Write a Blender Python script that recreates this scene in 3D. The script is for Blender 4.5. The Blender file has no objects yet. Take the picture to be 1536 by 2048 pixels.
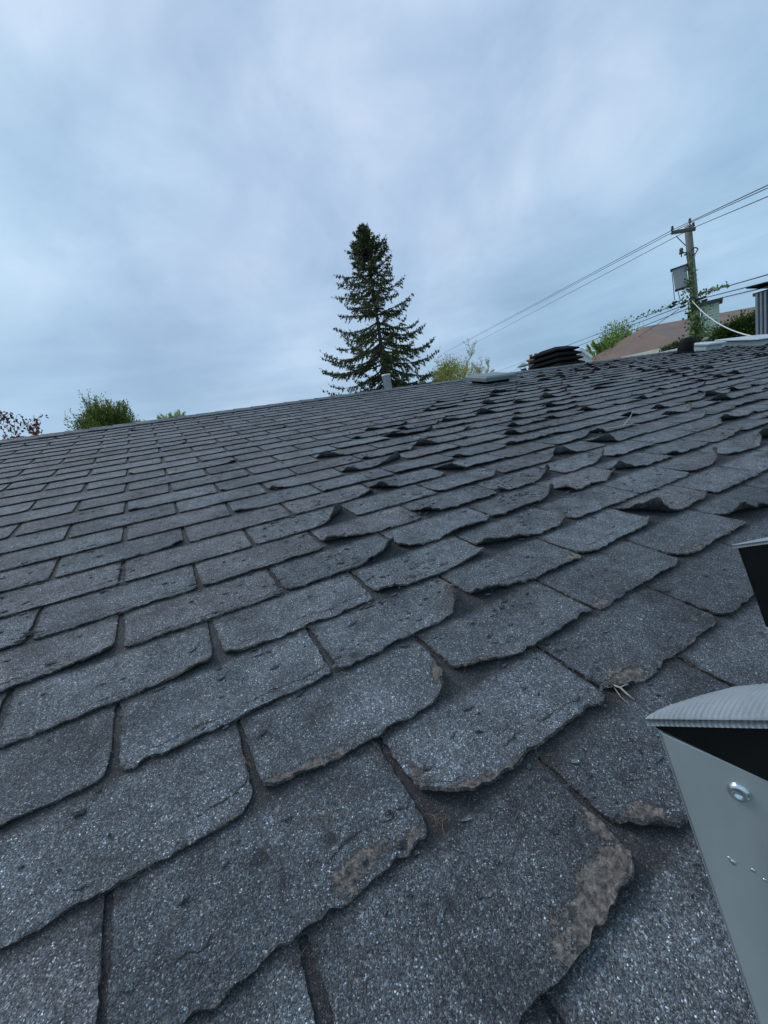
import bpy, math, random
import numpy as np
from mathutils import Vector, Matrix

C = bpy.context.scene.collection
rnd = random.Random(7)
NR = np.random.RandomState(11)
PI = math.pi

# ------------------------------------------------------------------ camera solve
# The roof is a regular grid of three-tab shingles (tab 333 mm, exposure 146 mm);
# the camera was measured against that grid.
W = 0.333
E = W * 0.4377
F = 804.05                       # focal length in pixels of the 1536 px wide photo
PITCH = math.radians(14.0)       # roof pitch
Z0 = 3.25                        # height of course line 0 above the ground
rv = np.array([1.9031771, -0.5600260, 0.2813325]); Tt = np.array([-0.6656043, 1.3804462, 0.9530705]) * W
_t = np.linalg.norm(rv); _k = rv / _t
_K = np.array([[0, -_k[2], _k[1]], [_k[2], 0, -_k[0]], [-_k[1], _k[0], 0]])
RC = np.eye(3) + math.sin(_t) * _K + (1 - math.cos(_t)) * _K @ _K      # roof coords -> camera (x right, y down, z forward)
M = np.array([[1, 0, 0], [0, math.cos(PITCH), -math.sin(PITCH)], [0, math.sin(PITCH), math.cos(PITCH)]])   # roof -> world
CR = -RC.T @ Tt                                                        # camera in roof coords
OFF = np.array([0, 0, Z0])
CW = M @ CR + OFF


def rw(p):
    """roof coords (x along the eave, s up the slope, n off the surface) -> world"""
    return np.asarray(p, float) @ M.T + OFF


def ray(px, py):
    d = M @ (RC.T @ np.array([(px - 768) / F, (py - 1024) / F, 1.0]))
    return d / np.linalg.norm(d)


def at(px, py, D):
    """the place seen at that pixel, D metres away over the ground"""
    d = ray(px, py); return CW + d * (D / math.hypot(d[0], d[1]))


def at_z(px, py, z):
    d = ray(px, py); return CW + d * ((z - CW[2]) / d[2])


def roofhit(px, py, n=0.0):
    d = RC.T @ np.array([(px - 768) / F, (py - 1024) / F, 1.0]); s = (n - CR[2]) / d[2]
    return CR + s * d


def proj_roof(P):
    q = np.asarray(P, float) @ RC.T + Tt
    return 768 + F * q[..., 0] / q[..., 2], 1024 + F * q[..., 1] / q[..., 2], q[..., 2]


def proj_w(P):
    return proj_roof((np.asarray(P, float) - OFF) @ M)


sc = bpy.context.scene
cam = bpy.data.cameras.new('camera'); co = bpy.data.objects.new('camera', cam); C.objects.link(co)
_r = M @ RC.T
mat = Matrix([[_r[0, 0], -_r[0, 1], -_r[0, 2], CW[0]], [_r[1, 0], -_r[1, 1], -_r[1, 2], CW[1]], [_r[2, 0], -_r[2, 1], -_r[2, 2], CW[2]], [0, 0, 0, 1]])
co.matrix_world = mat
cam.sensor_fit = 'VERTICAL'; cam.sensor_height = 36.0; cam.sensor_width = 27.0
cam.lens = F / 2048 * 36.0
cam.clip_start = 0.02; cam.clip_end = 6000
sc.camera = co

# ------------------------------------------------------------------ sky, sun, exposure
SUN_EL, SUN_AZ = 48, -35      # degrees; azimuth from +Y (up the slope) towards +X
w = bpy.data.worlds.new('World'); sc.world = w; w.use_nodes = True
nt = w.node_tree; nt.nodes.clear(); L = nt.links.new


def N(t, typ, **kw):
    n = t.nodes.new(typ)
    for k, v in kw.items():
        if k.startswith('i_'):
            n.inputs[k[2:].replace('_', ' ')].default_value = v
        else:
            setattr(n, k, v)
    return n


def ramp(t, stops, interp='LINEAR'):
    r = t.nodes.new('ShaderNodeValToRGB'); r.color_ramp.interpolation = interp
    e = r.color_ramp.elements
    while len(e) < len(stops): e.new(0.5)
    for x, (p, c) in zip(e, stops):
        x.position = p; x.color = (c[0], c[1], c[2], 1) if hasattr(c, '__len__') else (c, c, c, 1)
    return r


out = N(nt, 'ShaderNodeOutputWorld'); bg = N(nt, 'ShaderNodeBackground'); bg.inputs['Strength'].default_value = 0.1
sky = N(nt, 'ShaderNodeTexSky', sky_type='NISHITA', sun_disc=False)
sky.sun_elevation = math.radians(SUN_EL); sky.sun_rotation = math.radians(SUN_AZ); sky.dust_density = 3.0
tc = N(nt, 'ShaderNodeTexCoord'); sep = N(nt, 'ShaderNodeSeparateXYZ'); L(tc.outputs['Generated'], sep.inputs[0])
za = N(nt, 'ShaderNodeMath', operation='ADD'); za.inputs[1].default_value = 0.22; L(sep.outputs['Z'], za.inputs[0])
zm = N(nt, 'ShaderNodeMath', operation='MAXIMUM'); zm.inputs[1].default_value = 0.08; L(za.outputs[0], zm.inputs[0])
dx = N(nt, 'ShaderNodeMath', operation='DIVIDE'); dy = N(nt, 'ShaderNodeMath', operation='DIVIDE')
L(sep.outputs['X'], dx.inputs[0]); L(zm.outputs[0], dx.inputs[1]); L(sep.outputs['Y'], dy.inputs[0]); L(zm.outputs[0], dy.inputs[1])
cmb = N(nt, 'ShaderNodeCombineXYZ'); L(dx.outputs[0], cmb.inputs[0]); L(dy.outputs[0], cmb.inputs[1])
mp = N(nt, 'ShaderNodeMapping'); mp.inputs['Rotation'].default_value = (math.radians(12), math.radians(-25), math.radians(38)); mp.inputs['Scale'].default_value = (1.0, 1.0, 1.25)
mp.inputs['Location'].default_value = (3.1, 1.7, 0.4)
L(tc.outputs['Generated'], mp.inputs['Vector'])
n1 = N(nt, 'ShaderNodeTexNoise'); n1.inputs['Scale'].default_value = 1.25; n1.inputs['Detail'].default_value = 4; n1.inputs['Roughness'].default_value = 0.5; n1.inputs['Distortion'].default_value = 0.15
n2 = N(nt, 'ShaderNodeTexNoise'); n2.inputs['Scale'].default_value = 3.6; n2.inputs['Detail'].default_value = 6; n2.inputs['Roughness'].default_value = 0.55; n2.inputs['Distortion'].default_value = 0.25
n3 = N(nt, 'ShaderNodeTexNoise'); n3.inputs['Scale'].default_value = 0.55; n3.inputs['Detail'].default_value = 2
for n in (n1, n2, n3): L(mp.outputs[0], n.inputs['Vector'])
# cloud tone: darker blue-grey underside -> pale lavender
cr = ramp(nt, [(0.34, (2.55, 3.70, 5.15)), (0.44, (3.10, 4.40, 5.95)), (0.53, (3.90, 5.20, 6.75)), (0.63, (5.1, 6.15, 7.55))])
mxn = N(nt, 'ShaderNodeMix', data_type='FLOAT'); mxn.inputs[0].default_value = 0.52
L(n1.outputs['Fac'], mxn.inputs[2]); L(n2.outputs['Fac'], mxn.inputs[3]); L(mxn.outputs[0], cr.inputs['Fac'])
cr2 = ramp(nt, [(0.40, (1.0, 0.98, 1.0)), (0.60, (0.86, 1.06, 1.06))])      # patches that let more blue through
L(n3.outputs['Fac'], cr2.inputs['Fac'])
mul = N(nt, 'ShaderNodeMix', data_type='RGBA', blend_type='MULTIPLY'); mul.inputs[0].default_value = 1.0
L(cr.outputs[0], mul.inputs[6]); L(cr2.outputs[0], mul.inputs[7])
# low sky: thin stratus bands, bluer
hz = ramp(nt, [(0.0, 0.75), (0.22, 0.45), (0.42, 0.0)]); L(sep.outputs['Z'], hz.inputs['Fac'])
bm = N(nt, 'ShaderNodeMapping'); bm.inputs['Scale'].default_value = (1.8, 1.8, 10.0); L(tc.outputs['Generated'], bm.inputs['Vector'])
bn = N(nt, 'ShaderNodeTexNoise'); bn.inputs['Scale'].default_value = 1.5; bn.inputs['Detail'].default_value = 4; bn.inputs['Roughness'].default_value = 0.5
L(bm.outputs[0], bn.inputs['Vector'])
br = ramp(nt, [(0.36, (2.05, 3.35, 4.9)), (0.50, (2.75, 4.25, 6.0)), (0.62, (3.6, 5.2, 6.9))]); L(bn.outputs['Fac'], br.inputs['Fac'])
m2 = N(nt, 'ShaderNodeMix', data_type='RGBA'); L(hz.outputs[0], m2.inputs[0]); L(mul.outputs[2], m2.inputs[6]); L(br.outputs[0], m2.inputs[7])
m3 = N(nt, 'ShaderNodeMix', data_type='RGBA'); m3.inputs[0].default_value = 0.90       # clear sky shows a little through the cloud
L(sky.outputs[0], m3.inputs[6]); L(m2.outputs[2], m3.inputs[7])
L(m3.outputs[2], bg.inputs['Color']); L(bg.outputs[0], out.inputs['Surface'])

sl = bpy.data.lights.new('sun', 'SUN'); sl.energy = 0.9; sl.angle = math.radians(25); sl.color = (1.0, 0.96, 0.92)
so = bpy.data.objects.new('sun', sl); C.objects.link(so)
_a = math.radians(SUN_AZ); _e = math.radians(SUN_EL)
sd = Vector((math.sin(_a) * math.cos(_e), math.cos(_a) * math.cos(_e), math.sin(_e)))
so.rotation_euler = sd.to_track_quat('Z', 'Y').to_euler()
sc.view_settings.view_transform = 'Standard'; sc.view_settings.look = 'None'
sc.view_settings.exposure = 0.35; sc.view_settings.gamma = 1.0; sc.view_settings.use_curve_mapping = False
sc.render.engine = 'CYCLES'
sc.cycles.max_bounces = 5; sc.cycles.diffuse_bounces = 3; sc.cycles.glossy_bounces = 2; sc.cycles.transparent_max_bounces = 4

# ------------------------------------------------------------------ helpers
WLOC = {}


def tag(o, label=None, cat=None, group=None, kind=None):
    if label: o['label'] = label
    if cat: o['category'] = cat
    if group: o['group'] = group
    if kind: o['kind'] = kind
    return o


def empty(name, loc, label, cat, group=None):
    o = bpy.data.objects.new(name, None); C.objects.link(o); o.location = Vector(loc); WLOC[o] = np.array(loc, float)
    o.empty_display_size = 0.2
    return tag(o, label, cat, group)


class MB:
    def __init__(s):
        s.v = []; s.f = []; s.n = 0

    def add(s, v, f):
        v = np.asarray(v, float); s.v.append(v); s.f += [tuple(i + s.n for i in q) for q in f]; s.n += len(v); return s

    def box(s, c, ax, ay, az):
        """centre and three half-axis vectors"""
        c, ax, ay, az = [np.asarray(q, float) for q in (c, ax, ay, az)]
        v = [c + i * ax + j * ay + k * az for k in (-1, 1) for j in (-1, 1) for i in (-1, 1)]
        return s.add(v, [(0, 2, 3, 1), (4, 5, 7, 6), (0, 1, 5, 4), (2, 6, 7, 3), (0, 4, 6, 2), (1, 3, 7, 5)])

    def prism(s, poly, d):
        """polygon (world points) pushed along d"""
        p = np.asarray(poly, float); n = len(p); d = np.asarray(d, float)
        return s.add(np.vstack([p, p + d]), [tuple(range(n))[::-1], tuple(range(n, 2 * n))] + [(i, (i + 1) % n, n + (i + 1) % n, n + i) for i in range(n)])

    def tube(s, pts, rad, seg=6, cap=True):
        pts = np.asarray(pts, float); n = len(pts)
        rad = np.full(n, rad) if np.isscalar(rad) else np.asarray(rad, float)
        t = np.gradient(pts, axis=0); t /= np.linalg.norm(t, axis=1)[:, None] + 1e-12
        up = np.array([0, 0, 1.0]) if abs(t[0][2]) < 0.9 else np.array([1.0, 0, 0])
        vs = []; a = np.linspace(0, 2 * PI, seg, endpoint=False)
        u = None
        for i in range(n):
            if u is None: u = np.cross(up, t[i])
            else: u = u - t[i] * (u @ t[i])
            u = u / (np.linalg.norm(u) + 1e-12); b = np.cross(t[i], u)
            vs.append(pts[i] + rad[i] * (np.cos(a)[:, None] * u + np.sin(a)[:, None] * b))
        f = [(i * seg + j, i * seg + (j + 1) % seg, (i + 1) * seg + (j + 1) % seg, (i + 1) * seg + j) for i in range(n - 1) for j in range(seg)]
        if cap: f += [tuple(range(seg))[::-1], tuple((n - 1) * seg + j for j in range(seg))]
        return s.add(np.vstack(vs), f)

    def lathe(s, c, axis, prof, seg=16):
        """prof: (radius, height along axis)"""
        c = np.asarray(c, float); ax = np.asarray(axis, float); ax /= np.linalg.norm(ax)
        u = np.cross(ax, [0.3, 0.9, 0.1]); u /= np.linalg.norm(u); b = np.cross(ax, u)
        a = np.linspace(0, 2 * PI, seg, endpoint=False)
        vs = [c + ax * h + r * (np.cos(a)[:, None] * u + np.sin(a)[:, None] * b) for r, h in prof]; n = len(prof)
        f = [(i * seg + j, i * seg + (j + 1) % seg, (i + 1) * seg + (j + 1) % seg, (i + 1) * seg + j) for i in range(n - 1) for j in range(seg)]
        f += [tuple(range(seg))[::-1], tuple((n - 1) * seg + j for j in range(seg))]
        return s.add(np.vstack(vs), f)

    def build(s, name, m, parent=None, smooth=False, attrs=None, bevel=0, origin=None):
        v = np.vstack(s.v)
        return build(name, v, s.f, m, parent, smooth, attrs, bevel, origin)


def build(name, v, f, m, parent=None, smooth=False, attrs=None, bevel=0, origin=None):
    v = np.asarray(v, float)
    o_ = (v.min(0) + v.max(0)) / 2 if origin is None else np.asarray(origin, float)
    me = bpy.data.meshes.new(name)
    if isinstance(f, np.ndarray):
        nf, k = f.shape
        me.vertices.add(len(v)); me.vertices.foreach_set('co', (v - o_).astype(np.float32).ravel())
        me.loops.add(nf * k); me.loops.foreach_set('vertex_index', f.astype(np.int32).ravel())
        me.polygons.add(nf); me.polygons.foreach_set('loop_start', np.arange(0, nf * k, k, dtype=np.int32))
        me.polygons.foreach_set('loop_total', np.full(nf, k, dtype=np.int32))
        me.update(calc_edges=True)
    else:
        me.from_pydata((v - o_).tolist(), [], f)
    me.materials.append(m)
    if smooth: me.polygons.foreach_set('use_smooth', np.ones(len(me.polygons), bool))
    for k, a in (attrs or {}).items():
        a = np.asarray(a, np.float32)
        if a.ndim == 1:
            at_ = me.attributes.new(k, 'FLOAT', 'POINT'); at_.data.foreach_set('value', a)
        else:
            at_ = me.attributes.new(k, 'FLOAT_VECTOR', 'POINT'); at_.data.foreach_set('vector', a.ravel())
    me.update()
    o = bpy.data.objects.new(name, me); C.objects.link(o)
    pw = WLOC[parent] if parent is not None else np.zeros(3)
    if parent is not None: o.parent = parent
    o.location = Vector(o_ - pw); WLOC[o] = o_
    if bevel:
        b = o.modifiers.new('bevel', 'BEVEL'); b.width = bevel; b.segments = 2; b.limit_method = 'ANGLE'
    return o


def hash2(ix, iy, seed):
    h = (ix.astype(np.int64) * 374761393 + iy.astype(np.int64) * 668265263 + seed * 1274126177) & 0x7fffffff
    h = (h ^ (h >> 13)) * 1274126177 & 0x7fffffff
    return ((h ^ (h >> 16)) & 0xffff) / 65535.0


def vn(x, y, seed=0, octaves=1):
    x = np.asarray(x, float); y = np.asarray(y, float); tot = 0; amp = 1; sm = 0
    for o in range(octaves):
        ix = np.floor(x); iy = np.floor(y); fx = x - ix; fy = y - iy; fx = fx * fx * (3 - 2 * fx); fy = fy * fy * (3 - 2 * fy)
        a = hash2(ix, iy, seed + o * 17); b = hash2(ix + 1, iy, seed + o * 17); c = hash2(ix, iy + 1, seed + o * 17); d = hash2(ix + 1, iy + 1, seed + o * 17)
        tot = tot + amp * ((a * (1 - fx) + b * fx) * (1 - fy) + (c * (1 - fx) + d * fx) * fy); sm += amp
        x = x * 2.03 + 5.1; y = y * 2.03 + 1.7; amp *= 0.5
    return tot / sm * 2 - 1


def mat_new(name):
    m = bpy.data.materials.new(name); m.use_nodes = True; t = m.node_tree; t.nodes.clear()
    o = N(t, 'ShaderNodeOutputMaterial'); b = N(t, 'ShaderNodeBsdfPrincipled'); t.links.new(b.outputs[0], o.inputs[0])
    return m, t, b


def simple(name, col, rough=0.6, metal=0.0, var=0.15, scale=8.0, bump=0.0, bscale=60.0, spec=0.5, stretch=(1, 1, 1)):
    m, t, b = mat_new(name)
    tc = N(t, 'ShaderNodeTexCoord'); mp = N(t, 'ShaderNodeMapping'); mp.inputs['Scale'].default_value = stretch; t.links.new(tc.outputs['Object'], mp.inputs['Vector'])
    n = N(t, 'ShaderNodeTexNoise'); n.inputs['Scale'].default_value = scale; n.inputs['Detail'].default_value = 5; t.links.new(mp.outputs[0], n.inputs['Vector'])
    lo = tuple(c * (1 - var) for c in col); hi = tuple(min(1, c * (1 + var)) for c in col)
    r = ramp(t, [(0.3, lo), (0.7, hi)]); t.links.new(n.outputs['Fac'], r.inputs['Fac']); t.links.new(r.outputs[0], b.inputs['Base Color'])
    rr = ramp(t, [(0.3, max(0, rough - 0.08)), (0.7, min(1, rough + 0.08))]); t.links.new(n.outputs['Fac'], rr.inputs['Fac']); t.links.new(rr.outputs[0], b.inputs['Roughness'])
    b.inputs['Metallic'].default_value = metal; b.inputs['Specular IOR Level'].default_value = spec
    if bump:
        n2 = N(t, 'ShaderNodeTexNoise'); n2.inputs['Scale'].default_value = bscale; n2.inputs['Detail'].default_value = 4; t.links.new(mp.outputs[0], n2.inputs['Vector'])
        bp = N(t, 'ShaderNodeBump'); bp.inputs['Strength'].default_value = bump; bp.inputs['Distance'].default_value = 0.01
        t.links.new(n2.outputs['Fac'], bp.inputs['Height']); t.links.new(bp.outputs[0], b.inputs['Normal'])
    return m


# ------------------------------------------------------------------ shingle material
def shingle_material():
    m, t, b = mat_new('weathered_asphalt_shingle'); K = t.links.new
    rc = N(t, 'ShaderNodeAttribute', attribute_name='rc'); vec = rc.outputs['Vector']
    ti = N(t, 'ShaderNodeAttribute', attribute_name='tint'); we = N(t, 'ShaderNodeAttribute', attribute_name='wear'); di = N(t, 'ShaderNodeAttribute', attribute_name='dirt_shade'); ck = N(t, 'ShaderNodeAttribute', attribute_name='crk')

    def math_(op, a, b_=None, c=None, clamp=False):
        n = N(t, 'ShaderNodeMath', operation=op, use_clamp=clamp)
        for i, q in enumerate((a, b_, c)):
            if q is None: continue
            if isinstance(q, (int, float)): n.inputs[i].default_value = q
            else: K(q, n.inputs[i])
        return n.outputs[0]

    def noise(scale, det=3, rough=0.5, dist=0.0):
        n = N(t, 'ShaderNodeTexNoise'); n.inputs['Scale'].default_value = scale; n.inputs['Detail'].default_value = det; n.inputs['Roughness'].default_value = rough; n.inputs['Distortion'].default_value = dist
        K(vec, n.inputs['Vector']); return n.outputs['Fac']

    def voro(scale):
        v = N(t, 'ShaderNodeTexVoronoi'); v.inputs['Scale'].default_value = scale; v.inputs['Randomness'].default_value = 1.0; K(vec, v.inputs['Vector']); return v

    def mix(fac, a, c, bt='MIX'):
        n = N(t, 'ShaderNodeMix', data_type='RGBA', blend_type=bt)
        if isinstance(fac, (int, float)): n.inputs[0].default_value = fac
        else: K(fac, n.inputs[0])
        for i, q in ((6, a), (7, c)):
            if isinstance(q, tuple): n.inputs[i].default_value = (*q, 1)
            else: K(q, n.inputs[i])
        return n.outputs[2]

    v1 = voro(820); s1 = N(t, 'ShaderNodeSeparateColor'); K(v1.outputs['Color'], s1.inputs[0])
    gr = ramp(t, [(0.0, 0.26), (0.35, 0.60), (0.75, 1.02), (0.93, 1.5), (0.982, 2.6), (1.0, 5.5)]); K(s1.outputs[0], gr.inputs['Fac'])
    v2 = voro(380); s2 = N(t, 'ShaderNodeSeparateColor'); K(v2.outputs['Color'], s2.inputs[0])
    gr2 = ramp(t, [(0.0, 0.72), (0.75, 1.0), (0.95, 1.35), (1.0, 2.2)]); K(s2.outputs[1], gr2.inputs['Fac'])
    hue = ramp(t, [(0.0, (0.86, 0.98, 1.12)), (0.5, (1.0, 1.0, 1.0)), (1.0, (1.12, 1.0, 0.94))]); K(s1.outputs[1], hue.inputs['Fac'])
    base = mix(1.0, ti.outputs['Vector'], gr.outputs[0], 'MULTIPLY'); base = mix(1.0, base, gr2.outputs[0], 'MULTIPLY'); base = mix(1.0, base, hue.outputs[0], 'MULTIPLY')
    nA = noise(6, 5, 0.6); rA = ramp(t, [(0.3, 0.58), (0.5, 1.0), (0.7, 1.36)]); K(nA, rA.inputs['Fac']); base = mix(1.0, base, rA.outputs[0], 'MULTIPLY')
    nB = noise(28, 4, 0.6); rB = ramp(t, [(0.3, (0.70, 0.68, 0.68)), (0.5, (1.0, 1.0, 1.0)), (0.7, (1.24, 1.25, 1.25))]); K(nB, rB.inputs['Fac']); base = mix(1.0, base, rB.outputs[0], 'MULTIPLY')
    # dark spots where granules came off
    v3 = voro(13); d3 = ramp(t, [(0.0, 1.0), (0.10, 1.0), (0.14, 0.0)]); nd = noise(70, 3)
    dd = math_('ADD', v3.outputs['Distance'], math_('MULTIPLY', math_('SUBTRACT', nd, 0.5), 0.16)); K(dd, d3.inputs['Fac'])
    s3 = N(t, 'ShaderNodeSeparateColor'); K(v3.outputs['Color'], s3.inputs[0]); pick = math_('GREATER_THAN', s3.outputs[0], 0.84)
    spot = math_('MULTIPLY', d3.outputs[0], pick)
    base = mix(math_('MULTIPLY', spot, 0.7), base, (0.018, 0.019, 0.022))
    # dirt: purple-brown dust and painted butt shadow against the course above and in joints
    nC = noise(45, 5, 0.65)
    df = math_('MULTIPLY', math_('SUBTRACT', math_('ADD', di.outputs['Fac'], math_('MULTIPLY', nC, 0.6)), 0.62), 3.0, clamp=True)
    dcol = mix(nB, (0.022, 0.019, 0.020), (0.062, 0.053, 0.052)); dcol = mix(0.55, dcol, gr.outputs[0], 'MULTIPLY')
    base = mix(math_('MULTIPLY', df, 0.8), base, dcol)
    # wear: granules gone, matted brown-grey felt bare
    nD = noise(38, 6, 0.68, 0.4); nE = noise(150, 4, 0.7)
    wf_raw = math_('ADD', math_('ADD', we.outputs['Fac'], math_('MULTIPLY', math_('SUBTRACT', s2.outputs[0], 0.5), 0.30)), math_('ADD', math_('MULTIPLY', math_('SUBTRACT', nD, 0.5), 1.9), math_('MULTIPLY', math_('SUBTRACT', nE, 0.5), 0.6)))
    wf = math_('MULTIPLY', math_('SUBTRACT', wf_raw, 0.58), 9.0, clamp=True)
    fel = ramp(t, [(0.32, (0.022, 0.019, 0.018)), (0.42, (0.09, 0.076, 0.068)), (0.52, (0.22, 0.185, 0.165)), (0.66, (0.46, 0.40, 0.355))]); nF = noise(120, 8, 0.80, 0.4); K(nF, fel.inputs['Fac'])
    wrim = math_('MULTIPLY', math_('SUBTRACT', wf_raw, 0.50), 9.0, clamp=True)      # dark broken lip round the bare patch
    base = mix(math_('MULTIPLY', wrim, 0.75), base, (0.02, 0.019, 0.02)); base = mix(wf, base, fel.outputs[0])
    # cracks along the butt
    cn = noise(30, 5, 0.7)
    ca = math_('ABSOLUTE', math_('ADD', ck.outputs['Fac'], math_('MULTIPLY', math_('SUBTRACT', cn, 0.5), 0.035)))
    cw = math_('MULTIPLY', math_('SUBTRACT', 0.0016, ca), 900.0, clamp=True); cg = math_('MULTIPLY', math_('SUBTRACT', noise(14, 2), 0.47), 20, clamp=True)
    cw = math_('MULTIPLY', cw, cg); base = mix(math_('MULTIPLY', cw, 0.9), base, (0.012, 0.012, 0.013))
    K(base, b.inputs['Base Color'])
    rr = ramp(t, [(0.0, 0.9), (0.85, 0.72), (0.95, 0.38), (1.0, 0.3)]); K(s1.outputs[0], rr.inputs['Fac'])
    ro = N(t, 'ShaderNodeMix', data_type='FLOAT'); K(wf, ro.inputs[0]); K(rr.outputs[0], ro.inputs[2]); ro.inputs[3].default_value = 0.95; K(ro.outputs[0], b.inputs['Roughness'])
    b.inputs['Specular IOR Level'].default_value = 0.42
    hgt = math_('ADD', math_('MULTIPLY', math_('SUBTRACT', 1.0, math_('MULTIPLY', v1.outputs['Distance'], 1.3)), 0.0011), math_('MULTIPLY', nE, 0.0016))
    hgt = math_('ADD', hgt, math_('MULTIPLY', nB, 0.004))
    hgt = math_('SUBTRACT', hgt, math_('MULTIPLY', wrim, 0.0012)); hgt = math_('ADD', hgt, math_('MULTIPLY', math_('MULTIPLY', wf, nF), 0.006)); hgt = math_('SUBTRACT', hgt, math_('MULTIPLY', cw, 0.002)); hgt = math_('SUBTRACT', hgt, math_('MULTIPLY', spot, 0.0012))
    bp = N(t, 'ShaderNodeBump'); bp.inputs['Strength'].default_value = 0.9; bp.inputs['Distance'].default_value = 1.0; K(hgt, bp.inputs['Height']); K(bp.outputs[0], b.inputs['Normal'])
    return m


M_SH = shingle_material()
M_DECK = simple('roof_deck', (0.03, 0.03, 0.032), 0.9)
M_SIDING = simple('white_siding', (0.72, 0.72, 0.70), 0.55, var=0.05)
M_TRIM = simple('white_trim', (0.78, 0.78, 0.77), 0.5, var=0.05)
M_WOODT = simple('weathered_trim', (0.48, 0.46, 0.40), 0.7, var=0.2, scale=3)

# ------------------------------------------------------------------ ground
gm, gt, gb = mat_new('lawn')
gn = N(gt, 'ShaderNodeTexNoise'); gn.inputs['Scale'].default_value = 0.8; gn.inputs['Detail'].default_value = 8
gtc = N(gt, 'ShaderNodeTexCoord'); gt.links.new(gtc.outputs['Object'], gn.inputs['Vector'])
gr_ = ramp(gt, [(0.3, (0.035, 0.065, 0.018)), (0.7, (0.075, 0.11, 0.035))]); gt.links.new(gn.outputs['Fac'], gr_.inputs['Fac']); gt.links.new(gr_.outputs[0], gb.inputs['Base Color']); gb.inputs['Roughness'].default_value = 0.95
ang = np.linspace(0, 2 * PI, 48, endpoint=False); gv = [[0, 0, 0]]; gf = []
rs = [8, 20, 50, 150, 600, 3000]
for r in rs: gv += [[r * math.cos(a), r * math.sin(a), 0] for a in ang]
gf += [(0, 1 + i, 1 + (i + 1) % 48) for i in range(48)]
for k in range(len(rs) - 1): gf += [(1 + k * 48 + i, 1 + (k + 1) * 48 + i, 1 + (k + 1) * 48 + (i + 1) % 48, 1 + k * 48 + (i + 1) % 48) for i in range(48)]
tag(build('ground', gv, gf, gm, origin=(0, 0, 0)), kind='structure')

# ------------------------------------------------------------------ house under the roof
X0, X1 = -2.80 * W, 47.5 * W
S0, S1 = -4 * E, 26.75 * E           # eave and ridge, along the slope
ridge = rw((0, S1, 0)); eave = rw((0, S0, 0)); YR, ZR = ridge[1], ridge[2]; YE, ZE = eave[1], eave[2]
YB = 2 * YR - YE
house = empty('house', ((X0 + X1) / 2, YR, 0), 'low house whose weathered dark grey shingle roof with curling tabs fills the foreground', 'house')
HL = 0.012
# deck, both slopes
pr = [(YE, ZE - 0.004), (YR, ZR - 0.004), (YB, ZE - 0.004), (YB, ZE - 0.03), (YR, ZR - 0.03), (YE, ZE - 0.03)]
mb = MB(); mb.prism([(X0, y, z) for y, z in pr[:2] + pr[4:]], (X1 - X0, 0, 0)); mb.prism([(X0, y, z) for y, z in pr[1:5]], (X1 - X0, 0, 0))
roof = mb.build('roof', M_DECK, house); 
ZW = ZE - 0.14
mb = MB()
for (x, y, hx, hy) in (((X0 + X1) / 2, YE + 0.45, (X1 - X0) / 2 - 0.3, 0.08), ((X0 + X1) / 2, YB - 0.45, (X1 - X0) / 2 - 0.3, 0.08)):
    mb.box((x, y, ZW / 2), (hx, 0, 0), (0, hy, 0), (0, 0, ZW / 2))
mb.build('wall', M_SIDING, house)
for x in (X0 + 0.38, X1 - 0.38):
    g = [(x - .07, YE + .54, 0.0), (x - .07, YB - .54, 0.0), (x - .07, YB - .54, ZW), (x - .07, YR, ZR - 0.06), (x - .07, YE + .54, ZW)]
    MB().prism(g, (0.14, 0, 0)).build('wall', M_SIDING, house)
mb = MB().box(((X0 + X1) / 2, YE - 0.012, ZE - 0.11), ((X1 - X0) / 2, 0, 0), (0, 0.011, 0), (0, 0, 0.075)); mb.build('fascia', M_TRIM, house)
mb = MB().box(((X0 + X1) / 2, YB + 0.012, ZE - 0.11), ((X1 - X0) / 2, 0, 0), (0, 0.011, 0), (0, 0, 0.075)); mb.build('fascia', M_TRIM, house)
mb = MB().box(((X0 + X1) / 2, YE + 0.2, ZE - 0.19), ((X1 - X0) / 2 - .01, 0, 0), (0, 0.2, 0), (0, 0, 0.006)); mb.build('soffit', M_TRIM, house)
gp = [(-0.03, 0), (-0.034, -0.08), (-0.06, -0.105), (-0.12, -0.105), (-0.145, -0.06), (-0.145, 0), (-0.141, 0), (-0.141, -0.06), (-0.118, -0.10), (-0.062, -0.10), (-0.038, -0.078), (-0.034, 0)]
MB().prism([(X0, YE + a, ZE - 0.045 + b) for a, b in gp], (X1 - X0, 0, 0)).build('gutter', M_TRIM, house)
for x in (X0, X1 - 0.025):
    for ya, yb in ((YE, YR), (YB, YR)):
        MB().prism([(x, ya, ZE - 0.035), (x, yb, ZR - 0.035), (x, yb, ZR - 0.20), (x, ya, ZE - 0.20)], (0.025, 0, 0)).build('rake_board', M_TRIM, house)

# ------------------------------------------------------------------ shingle tabs
TH = 0.0046


def sstep(a, b, x):
    t = min(1, max(0, (x - a) / (b - a))); return t * t * (3 - 2 * t)


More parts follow.
